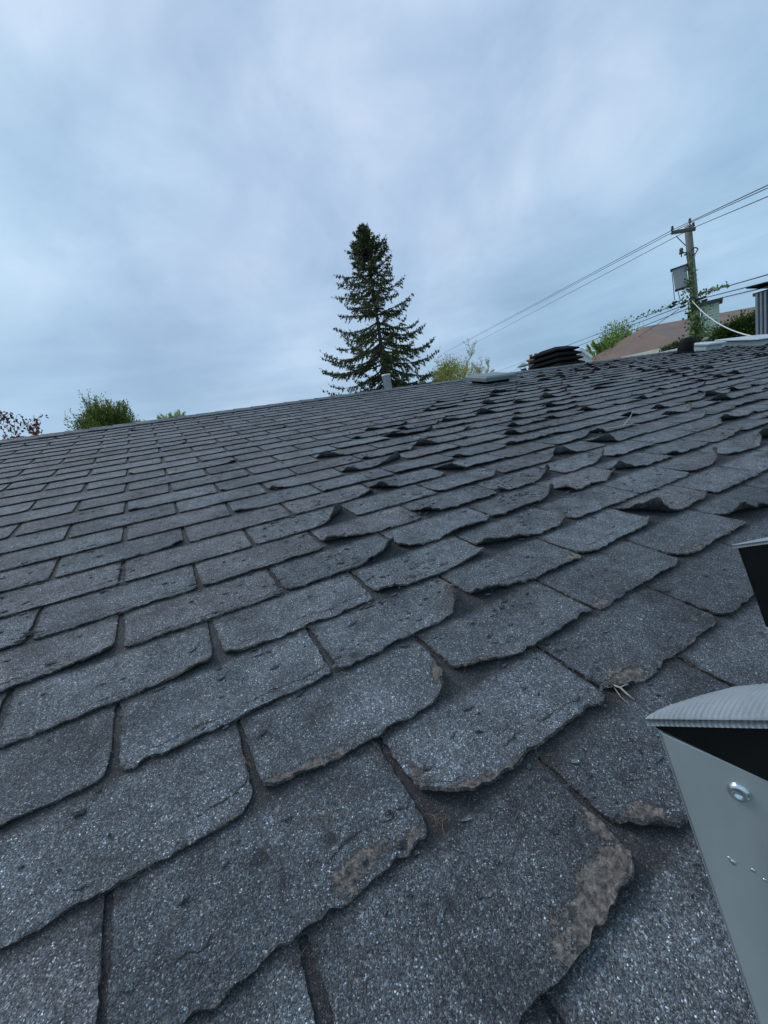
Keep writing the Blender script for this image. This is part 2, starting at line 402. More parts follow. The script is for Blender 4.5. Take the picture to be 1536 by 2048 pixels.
def tab_mesh(n, a, nx, ny, spec):
    """One tab of course n whose left joint is at a (in tab widths). Returns verts (roof coords), quads, attributes."""
    seed = int(n * 131 + a * 2 * 17 + 5000)
    X = a * W; S = n * E
    fx = np.linspace(0, 1, nx + 1); fx = 0.5 - 0.5 * np.cos(PI * fx) * 0.35 - 0.65 * (0.5 - fx)      # denser at the sides
    fs = np.concatenate([np.linspace(0, 1, ny) ** 1.15, [1.02, 2.04]])
    gx, gs = np.meshgrid(fx, fs); shp = gx.shape
    s = gs * E
    low = s < E * 1.005
    gl, gr = spec['gap']
    rg = spec['rag']
    # side joints
    edl = gl * (1.25 - 0.5 * gs) + rg * 1.0 * vn(s * 85 + seed, s * 0 + a, 3, 3); edr = gr * (1.25 - 0.5 * gs) + rg * 1.0 * vn(s * 85 + seed, s * 0 + 7.7, 5, 3)
    xl = np.where(low, edl, 0.0); xr = np.where(low, W - edr, W)
    x = xl + gx * (xr - xl)
    # butt edge: ragged, corners worn round
    xx = gx * W
    y0 = 1.35 * rg * vn(xx * 70 + seed, xx * 0 + 3.3, 9, 4) - .9 * rg * np.clip(vn(xx * 30 + seed, xx * 0 + 9.3, 19, 2) - .25, 0, 1) * -4 + rg * 0.8 * vn(xx * 14 + seed, xx * 0, 12, 1)
    for r, d in ((spec['rl'], xx), (spec['rr'], W - xx)):
        q = np.clip(1 - d / max(r, 1e-4), 0, 1); y0 = y0 + r * 0.85 * (1 - np.sqrt(np.clip(1 - q * q, 0, 1)))
    y = np.where(low, y0 + (s) * (1 - y0 / (E * 1.02)), s)
    T0 = 2.5 * TH
    base = T0 - (TH / E) * y
    base = base + 0.0009 * vn((X + x) * 16, (S + y) * 16, 21, 2) * np.clip(1.6 - gs, 0, 1)
    lift = spec.get('lift', 0.001)
    base = base + lift * np.clip(1 - y / (E * 0.8), 0, 1) ** 1.5 + rg * .9 * vn((X + x) * 55, (S + y) * 90, 71, 2) * np.clip(1 - (y - y0) / .03, 0, 1) * low
    if spec.get('wave', 0):
        base = base + spec['wave'] * (0.5 + 0.5 * np.cos((x / W + spec['wph']) * 2 * PI * spec['wfq'])) * np.clip(1 - y / (E * 0.7), 0, 1) ** 2
    bends = spec['bends']           # (corner x, corner s, phi, crease distance, radius)
    th = TH * (0.85 + 0.25 * vn((X + x) * 40, (S + y) * 40, 33, 2))

    def place(x, y, z):
        x = x.copy(); y = y.copy(); z = z.copy(); amt = np.zeros_like(x)
        for cx, cs, phi, m, R in bends:
            dv = (math.cos(phi), math.sin(phi))
            jit = 0.010 * vn(x * 26 + seed, y * 26, 41, 3)
            e = (x - cx) * dv[0] + (y - cs) * dv[1] + m + jit
            e = np.where(gs > 1.01, 0, np.clip(e, 0, None))
            al = e / R; al = np.minimum(al, 2.6)
            rr = R - z * 0
            along = (rr) * np.sin(al); h = (rr) * (1 - np.cos(al))
            # normal offset for thickness
            x = x + (along - e) * dv[0] - z * np.sin(al) * dv[0]; y = y + (along - e) * dv[1] - z * np.sin(al) * dv[1]
            z = h + z * np.cos(al); z = z + np.clip(al, 0, 1) * .0022 * vn(x * 70 + seed, y * 70, 61, 2); amt = np.maximum(amt, al)
        return x, y, z, amt

    tx, ty, tz, amt = place(x, y, base)
    bx, by, bz, _ = place(x, y, base - th)
    # attributes
    edge = np.minimum(np.minimum(np.abs(x - xl), np.abs(xr - x)), y - y0); edge = np.where(low, edge, 0.03)
    wear = np.clip(1 - edge / 0.006, 0, 1) * spec['ew'] + np.clip(1 - (y - y0) / 0.022, 0, 1) * spec['bw'] * low
    wear = wear + np.clip(amt - 0.45, 0, 0.8) * spec.get('cw', 0.25)
    for (cx, cs, rx, ry, st) in spec['felt']:
        d = np.sqrt(((x - cx * W) / rx) ** 2 + ((y - cs) / ry) ** 2); wear = np.maximum(wear, st * .80 * np.clip(1.5 - d, 0, 1))
    dirt_shade = np.clip((gs - 0.80) * 3.0, 0, 0.8) + spec['dirt_shade'] + np.where(gs > 1.01, 0.35, 0)  # dust, deepened as painted shadow below the next butt
    dirt_shade = dirt_shade + 0.38 * np.clip(1 - edge / 0.018, 0, 1)
    crk = y - y0 - spec['ckd'] - 0.25 * rg * vn(x * 20, x * 0, 55, 1) if spec['ckd'] > 0 else np.full(shp, 1.0)
    ns, nc = shp
    nv = ns * nc
    idx = np.arange(nv).reshape(ns, nc)
    q = np.stack([idx[:-1, :-1], idx[:-1, 1:], idx[1:, 1:], idx[1:, :-1]], -1).reshape(-1, 4)
    top = np.stack([X + tx, S + ty, tz], -1).reshape(-1, 3); bot = np.stack([X + bx, S + by, bz], -1).reshape(-1, 3)
    ring = np.concatenate([idx[:, 0][::-1], idx[0, 1:], idx[1:, -1]])          # down the left, along the butt, up the right
    k = len(ring); o2 = 2 * nv
    sk = np.stack([o2 + np.arange(k - 1), o2 + k + np.arange(k - 1), o2 + k + np.arange(1, k), o2 + np.arange(1, k)], -1)
    v = np.vstack([top, bot, top[ring], bot[ring]]); f = np.vstack([q, q[:, ::-1] + nv, sk])
    wv = wear.ravel(); dv_ = dirt_shade.ravel(); cv = crk.ravel()
    wear = np.concatenate([wv, np.full(nv, 0.2), np.full(2 * k, spec['side'])]); dirt_shade = np.concatenate([dv_, np.full(nv, 0.6), np.full(2 * k, 0.7)]); crk = np.concatenate([cv, np.full(nv + 2 * k, 1.0)])
    rc = np.vstack([np.stack([X + x, S + y, x * 0 + n * 0.37 + a * 0.11], -1).reshape(-1, 3)] * 2)
    rc = np.vstack([rc, rc[:nv][ring], rc[:nv][ring] + [0, 0, 0.004]])
    rc[:, 2] += np.concatenate([np.zeros(nv), np.full(nv, .9), np.zeros(2 * k)])
    tint = np.tile(spec['tint'], (len(v), 1))
    return v, f, dict(rc=rc, wear=wear, dirt_shade=dirt_shade, crk=crk, tint=tint)


def corner(side, m, R, phi=None):
    """side 'L' or 'R'; m how far in the crease lies from the corner; R radius of the roll"""
    if side == 'L': return (0.0, 0.0, PI + (0.95 if phi is None else phi), m, R)
    if side == 'R': return (W, 0.0, -(0.95 if phi is None else phi), m, R)
    return (0.0, 0.0, -PI / 2, m, R)      # whole butt


def make_spec(n, a):
    r = random.Random(int(n * 7919 + a * 2 * 104729 + 77))
    u = a + 0.5
    u0 = float(np.interp(n, [0, 4, 8, 12, 16, 20, 24, 26], [.5, .8, 1.2, 2.0, 3.8, 6.5, 10.5, 14]))
    sev = sstep(u0, u0 * 1.7 + 1.5, u)
    if n < 2: sev = max(sev, 0.25 if u > 0 else 0.1)
    fine = 1.0
    tone = r.uniform(0.88, 1.14); k = r.random()
    if k < 0.30: c = (0.162, 0.159, 0.165)
    elif k < 0.62: c = (0.152, 0.162, 0.172)
    else: c = (0.158, 0.164, 0.173)
    spec = dict(gap=(r.uniform(.0042, .0085) * (1 - .5 * sev), r.uniform(.0042, .0085) * (1 - .5 * sev)), rag=0.0014 + 0.0012 * sev + (0.0018 if n < 6 else 0),
                rl=r.uniform(.004, .012) + sev * r.uniform(0, .022), rr=r.uniform(.004, .012) + sev * r.uniform(0, .014),
                lift=0.0008 + r.random() ** 2 * 0.004 * (0.3 + sev), ew=0.42, bw=0.12 + 0.16 * sev * r.random(), side=0.60, dirt_shade=r.uniform(0, .12),
                tint=tuple(q * tone for q in c), bends=[], felt=[], ckd=0.0, cw=0.22)
    if r.random() < 0.25 + 0.5 * sev: spec['ckd'] = r.uniform(0.012, 0.035)
    if sev > 0.12:
        spec['wave'] = 0.006 * r.random() * sev; spec['wph'] = r.random(); spec['wfq'] = r.choice([1, 1, 1.5, 2])
    far = sstep(6, 16, n)
    for side in 'LR':
        if r.random() < (0.05 if sev <= 0.12 else 0.22 + 0.42 * sev):
            m = (r.choice((r.uniform(.02, .045), r.uniform(.04, .07), r.uniform(.055, .095))) if sev > 0.3 else r.uniform(0.02, 0.045)) * (1 if n < 9 else .85)
            if side == 'L' and sev > .5 and r.random() < .5: m *= 1.15
            spec['bends'].append(corner(side, m, r.uniform(0.024, 0.06), r.uniform(0.55, 1.3)))
            if r.random() < 0.35: spec['felt'].append((0.06 if side == 'L' else 0.94, 0.012, .03, .014, r.uniform(.5, .8)))
    if sev > .4 and r.random() < 0.3: spec['bends'].append(corner('B', r.uniform(.015, .04), r.uniform(.06, .14)))
    return spec


# tabs one can recognise in the photograph: (course, left joint) -> what is particular about them
PI2 = PI / 2
OV = {
    (-1, 0.5): dict(bends=[corner('R', .045, .05, 1.0), ], felt=[(.83, .018, .07, .022, 1.3), (.965, .05, .012, .03, 1.1), (.66, .006, .05, .014, 1.0), (.90, .075, .012, .008, .9)], rr=.012, ckd=0, lift=.006),
    (-1, -0.5): dict(bends=[], rl=.02, rr=.012, ckd=.02),
    (-1, 1.5): dict(bends=[corner('L', .050, .020, .95)], felt=[(.10, .030, .035, .02, 1.2), (.3, .0, .03, .01, .7)], rl=.045, ckd=0),
    (0, 0.0): dict(bends=[corner('R', .03, .06)], felt=[(.72, .020, .045, .015, 1.05), (.90, .014, .025, .012, .9)], rr=.014, ckd=.045),
    (0, 1.0): dict(bends=[corner('L', .060, .038, 1.0), corner('B', .014, .022)], felt=[(.16, .012, .05, .014, 1.2), (.35, .004, .07, .009, 1.0), (.04, .055, .02, .03, .8), (.66, .042, .02, .01, .7)], rl=.052, rr=.02, ckd=.034),
    (0, 2.0): dict(bends=[corner('L', .03, .03, 1.1)], felt=[(.17, .020, .035, .024, 1.3), (.05, .006, .05, .012, 1.1), (.88, .03, .04, .01, .6)], rl=.02, rr=.025, ckd=.028),
    (0, 3.0): dict(bends=[], rl=.02, ckd=0),
    (0, -1.0): dict(bends=[], felt=[], ckd=0),
    (1, -0.5): dict(bends=[], rr=.028, felt=[(.92, .03, .02, .01, .5)], ckd=.03),
    (1, 0.5): dict(bends=[corner('R', .060, .030, .62), corner('L', .03, .03, 1.25)], felt=[(.10, .008, .085, .013, 1.25), (.36, .002, .05, .007, .8), (.955, .034, .022, .03, 1.2)], rr=.03, rl=.01, ckd=0),
    (1, 1.5): dict(bends=[corner('L', .045, .035, 1.2)], felt=[(.14, .014, .055, .020, 1.3)], rl=.04, rr=.012, ckd=.03),
    (1, 2.5): dict(bends=[corner('R', .03, .05)], felt=[(.09, .010, .028, .014, 1.1)], rl=.02, rr=.03, ckd=0),
    (1, 3.5): dict(bends=[corner('L', .03, .06)], felt=[(.2, .012, .05, .015, .85)], rl=.03, ckd=.03),
    (2, -1.0): dict(bends=[], rr=.018, ckd=0),
    (2, 0.0): dict(bends=[], felt=[(.02, .01, .02, .01, .5)], rl=.006, rr=.006, ckd=.018),
    (2, 1.0): dict(bends=[corner('R', .080, .036, .45)], felt=[(.97, .045, .02, .04, .9), (.9, .01, .03, .008, .7)], rl=.022, rr=.02, ckd=0),
    (2, 2.0): dict(bends=[corner('L', .05, .035, 1.3)], felt=[(.10, .006, .08, .010, .7), (.93, .012, .03, .02, 1.0)], rl=.02, ckd=.03),
    (2, 3.0): dict(bends=[corner('R', .04, .05)], felt=[(.12, .008, .04, .015, .6)], rl=.03, rr=.03, ckd=.03),
    (3, -0.5): dict(bends=[corner('R', .055, .10, 1.2)], felt=[(.85, .004, .08, .007, .9)], ckd=.016, rr=.01),
    (3, 0.5): dict(bends=[corner('L', .035, .05, 1.25)], felt=[(.13, .003, .07, .007, .9)], rl=.018, rr=.01, ckd=.028),
    (3, 1.5): dict(bends=[corner('R', .06, .09, 1.1), corner('L', .04, .05, 1.2)], felt=[(.12, .004, .06, .008, .7)], rl=.03, rr=.012, ckd=.022),
    (3, 2.5): dict(bends=[corner('L', .07, .045, 1.2), corner('R', .07, .06, .5)], rl=.04, rr=.03, ckd=.02),
    (4, -1.0): dict(bends=[corner('R', .055, .10, 1.15)], felt=[(.82, .004, .1, .008, .8)], ckd=.02, rr=.015),
    (4, 0.0): dict(bends=[], felt=[(.1, .006, .08, .009, .6)], rl=.01, rr=.012, ckd=.015),
    (4, 1.0): dict(bends=[corner('R', .09, .08, 1.0), corner('L', .03, .05)], rl=.022, rr=.008, ckd=.02),
    (4, 2.0): dict(bends=[corner('R', .05, .08, 1.0)], wave=.016, wph=.72, wfq=1.5, rl=.03, rr=.015, ckd=.02),
    (5, 0.5): dict(bends=[], ckd=.014, lift=.003),
    (5, 1.5): dict(bends=[corner('L', .07, .07, 1.2)], rl=.01, ckd=.02),
    (6, 1.0): dict(bends=[corner('R', .095, .038, .85)], felt=[(.95, .03, .03, .03, .6)], rl=.02, ckd=0),
    (8, -2.0): dict(bends=[corner('R', .03, .03, .8)]),
    (7, -0.5): dict(bends=[corner('R', .045, .05, 1.1)]),
    (8, 1.0): dict(bends=[corner('L', .035, .022, 1.2)]),
    (10, 0.0): dict(bends=[corner('L', .025, .03, 1.2)]),
    (9, 1.5): dict(bends=[corner('L', .045, .025, 1.2)]),
    (11, 2.5): dict(bends=[corner('L', .075, .026, 1.1)]),
}

tabs = []
for n in range(-4, 27):
    half = 0.5 if n % 2 else 0.0
    a = math.floor(X0 / W) - 1 + half
    while a < X1 / W:
        if a * W >= X0 - 0.75 * W and (a + 1) * W <= X1 + 0.6 * W:
            s0 = n * E; s1 = min((n + 1) * E, S1)
            cs = np.array([(a * W, s0, 0), ((a + 1) * W, s0, 0), ((a + 1) * W, s1, 0), (a * W, s1, 0)])
            px, py, dz = proj_roof(cs)
            area = 0.0
            if (dz > 0.05).all():
                pxc = np.clip(px, -40, 1576); pyc = np.clip(py, -40, 2088)
                area = abs(sum(pxc[i] * pyc[(i + 1) % 4] - pxc[(i + 1) % 4] * pyc[i] for i in range(4))) / 2
            tabs.append((area, n, a))
        a += 1
tabs.sort(key=lambda q: -q[0])
bulk = dict(v=[], f=[], rc=[], wear=[], dirt_shade=[], crk=[], tint=[]); nb = 0
for rank, (area, n, a) in enumerate(tabs):
    spec = make_spec(n, a)
    if (n, a) in OV: spec.update(OV[(n, a)])
    tk_ = {(0, 0.0): .85, (-1, 0.5): .78, (-1, 1.5): .70, (0, 2.0): .68, (0, 3.0): .66, (1, 2.5): .85, (1, 3.5): .8, (1, 0.5): 1.12, (2, 1.0): 1.08, (0, 1.0): 1.05, (1, 1.5): .92, (2, 2.0): .95}.get((n, a))
    if not tk_ and n <= 1 and a >= 1.5: tk_ = .72
    if tk_: spec['tint'] = tuple(q * tk_ for q in (0.152, 0.160, 0.171))
    if rank > 60: spec['side'] = 0.40
    if rank < 26: nx, ny = 104, 38
    elif rank < 80: nx, ny = 66, 24
    elif rank < 300: nx, ny = 30, 12
    elif area > 8: nx, ny = 10, 6
    else: nx, ny = 6, 4
    v, f, at_ = tab_mesh(n, a, nx, ny, spec)
    xc = np.clip(v[:, 0], X0 - 0.012, X1 + 0.012); v[:, 0] = xc
    over = v[:, 1] > S1 - 0.002          # top courses are trimmed at the ridge
    v[:, 1] = np.minimum(v[:, 1], S1 - 0.002)
    if rank < 300:
        build('shingle', rw(v), f, M_SH, roof, True, at_)
    else:
        bulk['v'].append(rw(v)); bulk['f'].append(f + nb); nb += len(v)
        for k in ('rc', 'wear', 'dirt_shade', 'crk', 'tint'): bulk[k].append(at_[k])
o = build('shingle_courses', np.vstack(bulk['v']), np.vstack(bulk['f']), M_SH, roof, True, {k: np.concatenate(bulk[k]) for k in ('rc', 'wear', 'dirt_shade', 'crk', 'tint')})
o['kind'] = 'stuff'

# far slope: plain stepped courses
vv = []; ff = []; k = 0
for n in range(0, 31):
    ya = S0 + n * E; yb = ya + E
    a_, b_ = rw((0, ya, TH * 2.2)), rw((0, yb, TH * 1.2)); c_ = rw((0, ya, 0.001))
    for p in (c_, a_, b_):
        vv += [(X0, 2 * YR - p[1], p[2]), (X1, 2 * YR - p[1], p[2])]
    ff += [(k, k + 2, k + 3, k + 1), (k + 2, k + 4, k + 5, k + 3)]; k += 6
vv = np.array(vv); nn = len(vv)
o = build('far_slope_courses', vv, ff, M_SH, roof, False, dict(rc=vv, wear=np.zeros(nn), dirt_shade=np.full(nn, .1), crk=np.ones(nn), tint=np.tile((0.10, 0.11, 0.125), (nn, 1))))
o['kind'] = 'stuff'

# ridge caps: bent shingle pieces lapped along the ridge
cap_w = 0.135; exp_ = 0.165; nck = int((X1 - X0) / exp_)
for i in range(nck):
    xa = X0 + i * exp_ - 0.01; xb = xa + 0.30; r = random.Random(i + 900)
    if xa > X1 - 0.1: break
    xb = min(xb, X1 + 0.012)
    sec = []
    for s_, n_ in ((-cap_w - r.uniform(0, .008), 0.014), (-0.05, 0.016), (-0.014, 0.0165), (0, 0.018)): sec.append((s_, n_))
    pts = []
    for xq, zz in ((xa, 0.006 + r.uniform(0, .002)), (xa + 0.5 * (xb - xa), 0.0035), (xb, 0.0)):
        row = [rw((xq, S1 + s_, n_ + zz)) for s_, n_ in sec]
        row += [np.array([p[0], 2 * YR - p[1], p[2]]) for p in row[-2::-1]]
        pts.append(row)
    nc = len(pts[0]); P = np.array(pts).reshape(-1, 3)
    up = np.array([0, 0, TH]); nv = len(P); idx = np.arange(nv).reshape(3, nc)
    q = np.stack([idx[:-1, :-1], idx[1:, :-1], idx[1:, 1:], idx[:-1, 1:]], -1).reshape(-1, 4)
    ring = np.concatenate([idx[:, 0][::-1], idx[0, 1:], idx[1:, -1], idx[-1, 1:-1][::-1]]); kk = len(ring)
    sk = [(ring[j], ring[(j + 1) % kk], ring[(j + 1) % kk] + nv, ring[j] + nv) for j in range(kk)]
    V = np.vstack([P, P - up]); Fc = [tuple(t_) for t_ in q[:, ::-1]] + [tuple(t_) for t_ in q + nv] + sk
    tn = r.uniform(1.05, 1.45)
    nV = len(V); build('ridge_cap', V, Fc, M_SH, roof, False, dict(rc=V + [0, 0, i * .31], wear=np.full(nV, .12), dirt_shade=np.full(nV, .08), crk=np.ones(nV), tint=np.tile((0.10 * tn, 0.112 * tn, 0.122 * tn), (nV, 1))))
# === MORE ===
# ------------------------------------------------------------------ things mounted on the roof
M_GREYMETAL = simple('grey_painted_vent', (0.16, 0.185, 0.19), 0.45, var=0.15, scale=6)
M_BLACKMETAL = simple('black_painted_vent', (0.010, 0.0105, 0.011), 0.85, var=0.3, scale=6, spec=.12)
M_PALE = simple('pale_metal', (0.55, 0.60, 0.62), 0.45, var=0.08, scale=6)
M_PVC = simple('white_pipe', (0.80, 0.82, 0.82), 0.4, var=0.06)
M_GALV = simple('galvanised_metal', (0.30, 0.31, 0.32), 0.35, metal=0.85, var=0.2, scale=10, stretch=(1, 1, 0.15))
ex, es, en = rw((1, 0, 0)) - OFF, rw((0, 1, 0)) - OFF, rw((0, 0, 1)) - OFF
UP = np.array([0, 0, 1.0])

# low flat ventilator: lid on a collar with a flange
c = roofhit(972, 764, 0.05); lx = 0.46; ls = 0.34
ctr = np.array([c[0] + lx / 2, c[1] + ls / 2, 0.0])
mb = MB(); mb.box(rw(ctr + [0, 0, 0.018]), ex * (lx / 2 - .015), es * (ls / 2 + .02), en * 0.002)
vent = mb.build('roof_vent', M_GREYMETAL, house); vent['label'] = 'low flat grey metal vent just below the ridge'
lid = MB()
v = []
for z, d in ((0.048, 0.0), (0.088, 0.0), (0.104, 0.022), (0.108, 0.06)):
    for sx, sy in ((-1, -1), (1, -1), (1, 1), (-1, 1)): v.append(rw(ctr + [sx * (lx / 2 - d), sy * (ls / 2 - d), z]))
f = [(0, 3, 2, 1)] + [(k * 4 + i, k * 4 + (i + 1) % 4, (k + 1) * 4 + (i + 1) % 4, (k + 1) * 4 + i) for k in range(3) for i in range(4)] + [(12, 13, 14, 15)]
lid.add(v, f); lid.build('lid', M_GREYMETAL, vent, bevel=.004)
MB().box(rw(ctr + [0, 0, 0.034]), ex * (lx / 2 - .06), es * (ls / 2 - .05), en * 0.015).build('collar', M_BLACKMETAL, vent)

# white plumbing pipe, on the far slope just over the ridge
p = at(813, 757, 4.75); b0 = np.array([p[0], YR + 0.28, 0]); b0[2] = ZR - 0.28 * math.tan(PITCH)
q = at(811, 741, math.hypot(b0[0] - CW[0], b0[1] - CW[1]))
mb = MB(); mb.lathe(b0 - [0, 0, .05], UP, [(0.05, 0), (0.05, q[2] - b0[2] + .03), (0.054, q[2] - b0[2] + .03), (0.054, q[2] - b0[2] + .05), (0.043, q[2] - b0[2] + .05), (0.043, q[2] - b0[2] - .05)], 18)
pp = mb.build('vent_pipe', M_PVC, house, True); pp['label'] = 'short white pipe rising behind the ridge in front of the spruce'

# black louvred ventilator on the far slope
p = at(1110, 722, 8.0); yv = YR + 0.45; 
d = ray(1110, 722); tt = (yv - CW[1]) / d[1]; vc = CW + d * tt; vb = np.array([vc[0], yv, ZR - 0.45 * math.tan(PITCH)])
topz = (CW + ray(1118, 691) * ((yv - CW[1]) / ray(1118, 691)[1]))[2]
H_ = topz - vb[2]
sc_l = np.linalg.norm((CW + ray(1160, 705) * ((yv - .3 - CW[1]) / ray(1160, 705)[1])) - (CW + ray(1066, 722) * ((yv + .0 - CW[1]) / ray(1066, 722)[1])))
hwid = min(0.42, max(0.25, sc_l * 0.40))
lv = MB().box(vb + UP * (H_ * .4), (hwid * .62, 0, 0), (0, hwid * .62, 0), UP * (H_ * .42)).build('louvred_vent', M_BLACKMETAL, house); lv['label'] = 'black louvred attic ventilator standing above the ridge'
nl = 4; lh = H_ * 0.62 / nl
for i in range(nl):
    z = vb[2] + H_ * 0.30 + i * lh; wb = hwid * (1.0 - 0.05 * i); wt = hwid * (0.72 - 0.05 * i)
    if i == nl - 1: wt = hwid * 0.45
    v = [vb * [1, 1, 0] + [sx * wb, sy * wb, z] for sx, sy in ((-1, -1), (1, -1), (1, 1), (-1, 1))] + [vb * [1, 1, 0] + [sx * wb, sy * wb, z + .022] for sx, sy in ((-1, -1), (1, -1), (1, 1), (-1, 1))] + [vb * [1, 1, 0] + [sx * wt, sy * wt, z + lh * 1.0] for sx, sy in ((-1, -1), (1, -1), (1, 1), (-1, 1))]
    f = [(0, 3, 2, 1), (8, 9, 10, 11)] + [(k * 4 + j, k * 4 + (j + 1) % 4, (k + 1) * 4 + (j + 1) % 4, (k + 1) * 4 + j) for k in range(2) for j in range(4)]
    MB().add(v, f).build('louver' if i < nl - 1 else 'cap', M_BLACKMETAL, lv)

# black gooseneck vent
g = roofhit(1371, 707); gb_ = rw(g); gs_ = 0.105
mb = MB()
pts = [gb_ - en * .01, gb_ + UP * .06, gb_ + UP * .12 + ex * .02, gb_ + UP * .165 + ex * .08, gb_ + UP * .185 + ex * .17, gb_ + UP * .19 + ex * .26, gb_ + UP * .195 + ex * .34]
mb.tube(pts, [gs_ * 1.1, gs_ * 1.1, gs_ * 1.08, gs_ * .95, gs_ * .7, gs_ * .45, gs_ * .3], 14)
gv_ = mb.build('gooseneck_vent', M_BLACKMETAL, house, True); gv_['label'] = 'black curved gooseneck vent near the far right of the roof'
MB().lathe(gb_ - en * .005, en, [(.19, 0), (.19, .012), (.12, .02), (.115, .05)], 20).build('flashing', M_BLACKMETAL, gv_, True)

# pale low box vent beside it
g = roofhit(1395, 697, 0.05); g2 = roofhit(1450, 692, 0.05); wv_ = min(1.6, abs(g2[0] - g[0])) * .5
sv = min(S1 - 0.14, g[1]); ctr = np.array([g[0] + wv_, sv, 0])
bv = MB().box(rw(ctr + [0, 0, .045]), ex * wv_ * .96, es * .13, en * .045).build('box_vent', M_PALE, house, bevel=.01); bv['label'] = 'long pale metal vent lying behind the gooseneck'
MB().box(rw(ctr + [0, 0, .11]), ex * wv_ * 1.03, es * .17, en * .02).build('lid', M_PALE, bv, bevel=.012)

# white framed skylight at the right edge
g = roofhit(1447, 690, 0.05); ctr = np.array([g[0] + .95, S1 - 0.50, 0])
sk_ = MB().box(rw(ctr + [0, 0, .05]), ex * .82, es * .27, en * .05).build('skylight', M_SIDING, house, bevel=.01); sk_['label'] = 'white skylight kerb with an overhanging lid at the right edge'
MB().box(rw(ctr + [0, 0, .128]), ex * .95, es * .34, en * .015).build('lid', M_PALE, sk_, bevel=.02)
MB().box(rw(ctr + [0, 0, .110]), ex * .80, es * .25, en * .012).build('shadow_gap', M_BLACKMETAL, sk_)  # dark block standing in for the shaded gap under the lid

# galvanised flue casing, far right, behind the ridge
yv = YR + 0.35
def aty(px, py, y):
    d = ray(px, py); return CW + d * ((y - CW[1]) / d[1])
a_ = aty(1509, 620, yv + .36); fx0 = a_[0]; zt = aty(1510, 578, yv)[2]; fw = 1.1
zb = ZR - 0.35 * math.tan(PITCH) - .1
ch = MB().box((fx0 + fw / 2, yv + .19, (zb + zt) / 2), (fw / 2 - .03, 0, 0), (0, .16, 0), (0, 0, (zt - zb) / 2 - .01)).build('chimney', M_GALV, house); ch['label'] = 'tall ribbed galvanised flue casing with a raised slanting cap at the right edge'
nr_ = 13
for i in range(nr_):
    x = fx0 + fw * (i + .5) / nr_; hw = fw / nr_ * .5
    for yy in (yv,):
        MB().prism([(x - hw, yy + .03, zb), (x - hw * .55, yy, zb), (x + hw * .25, yy, zb), (x + hw * .6, yy + .03, zb)], (0, 0, zt - zb)).build('ribbed_sheet', M_GALV, ch)
for i in range(4):
    y = yv + .03 + i * .08
    MB().prism([(fx0 + .0, y, zb), (fx0 - .03, y + .02, zb), (fx0 - .03, y + .055, zb), (fx0, y + .075, zb)], (0, 0, zt - zb)).build('ribbed_sheet', M_GALV, ch)
tcap = [(fx0 - .22, yv - .12, zt + .14), (fx0 + fw + .2, yv - .12, zt + .14), (fx0 + fw + .2, yv + .44, zt + .17), (fx0 - .22, yv + .44, zt + .17)]
MB().prism(tcap, (0, 0, .03)).build('cap', M_BLACKMETAL, ch)
for dx_ in (.04, .35, .7, fw - .04):
    MB().tube([(fx0 + dx_, yv + .04, zt - .05), (fx0 + dx_ - .03, yv + .02, zt + .145)], .012, 5).build('cap_bracket', M_BLACKMETAL, ch)
MB().box((fx0 + fw / 2, yv + .19, zt), (fw / 2 + .01, 0, 0), (0, .20, 0), (0, 0, .035)).build('top_band', simple('rusty_band', (0.10, 0.06, 0.045), 0.8, var=.35, scale=5), ch)

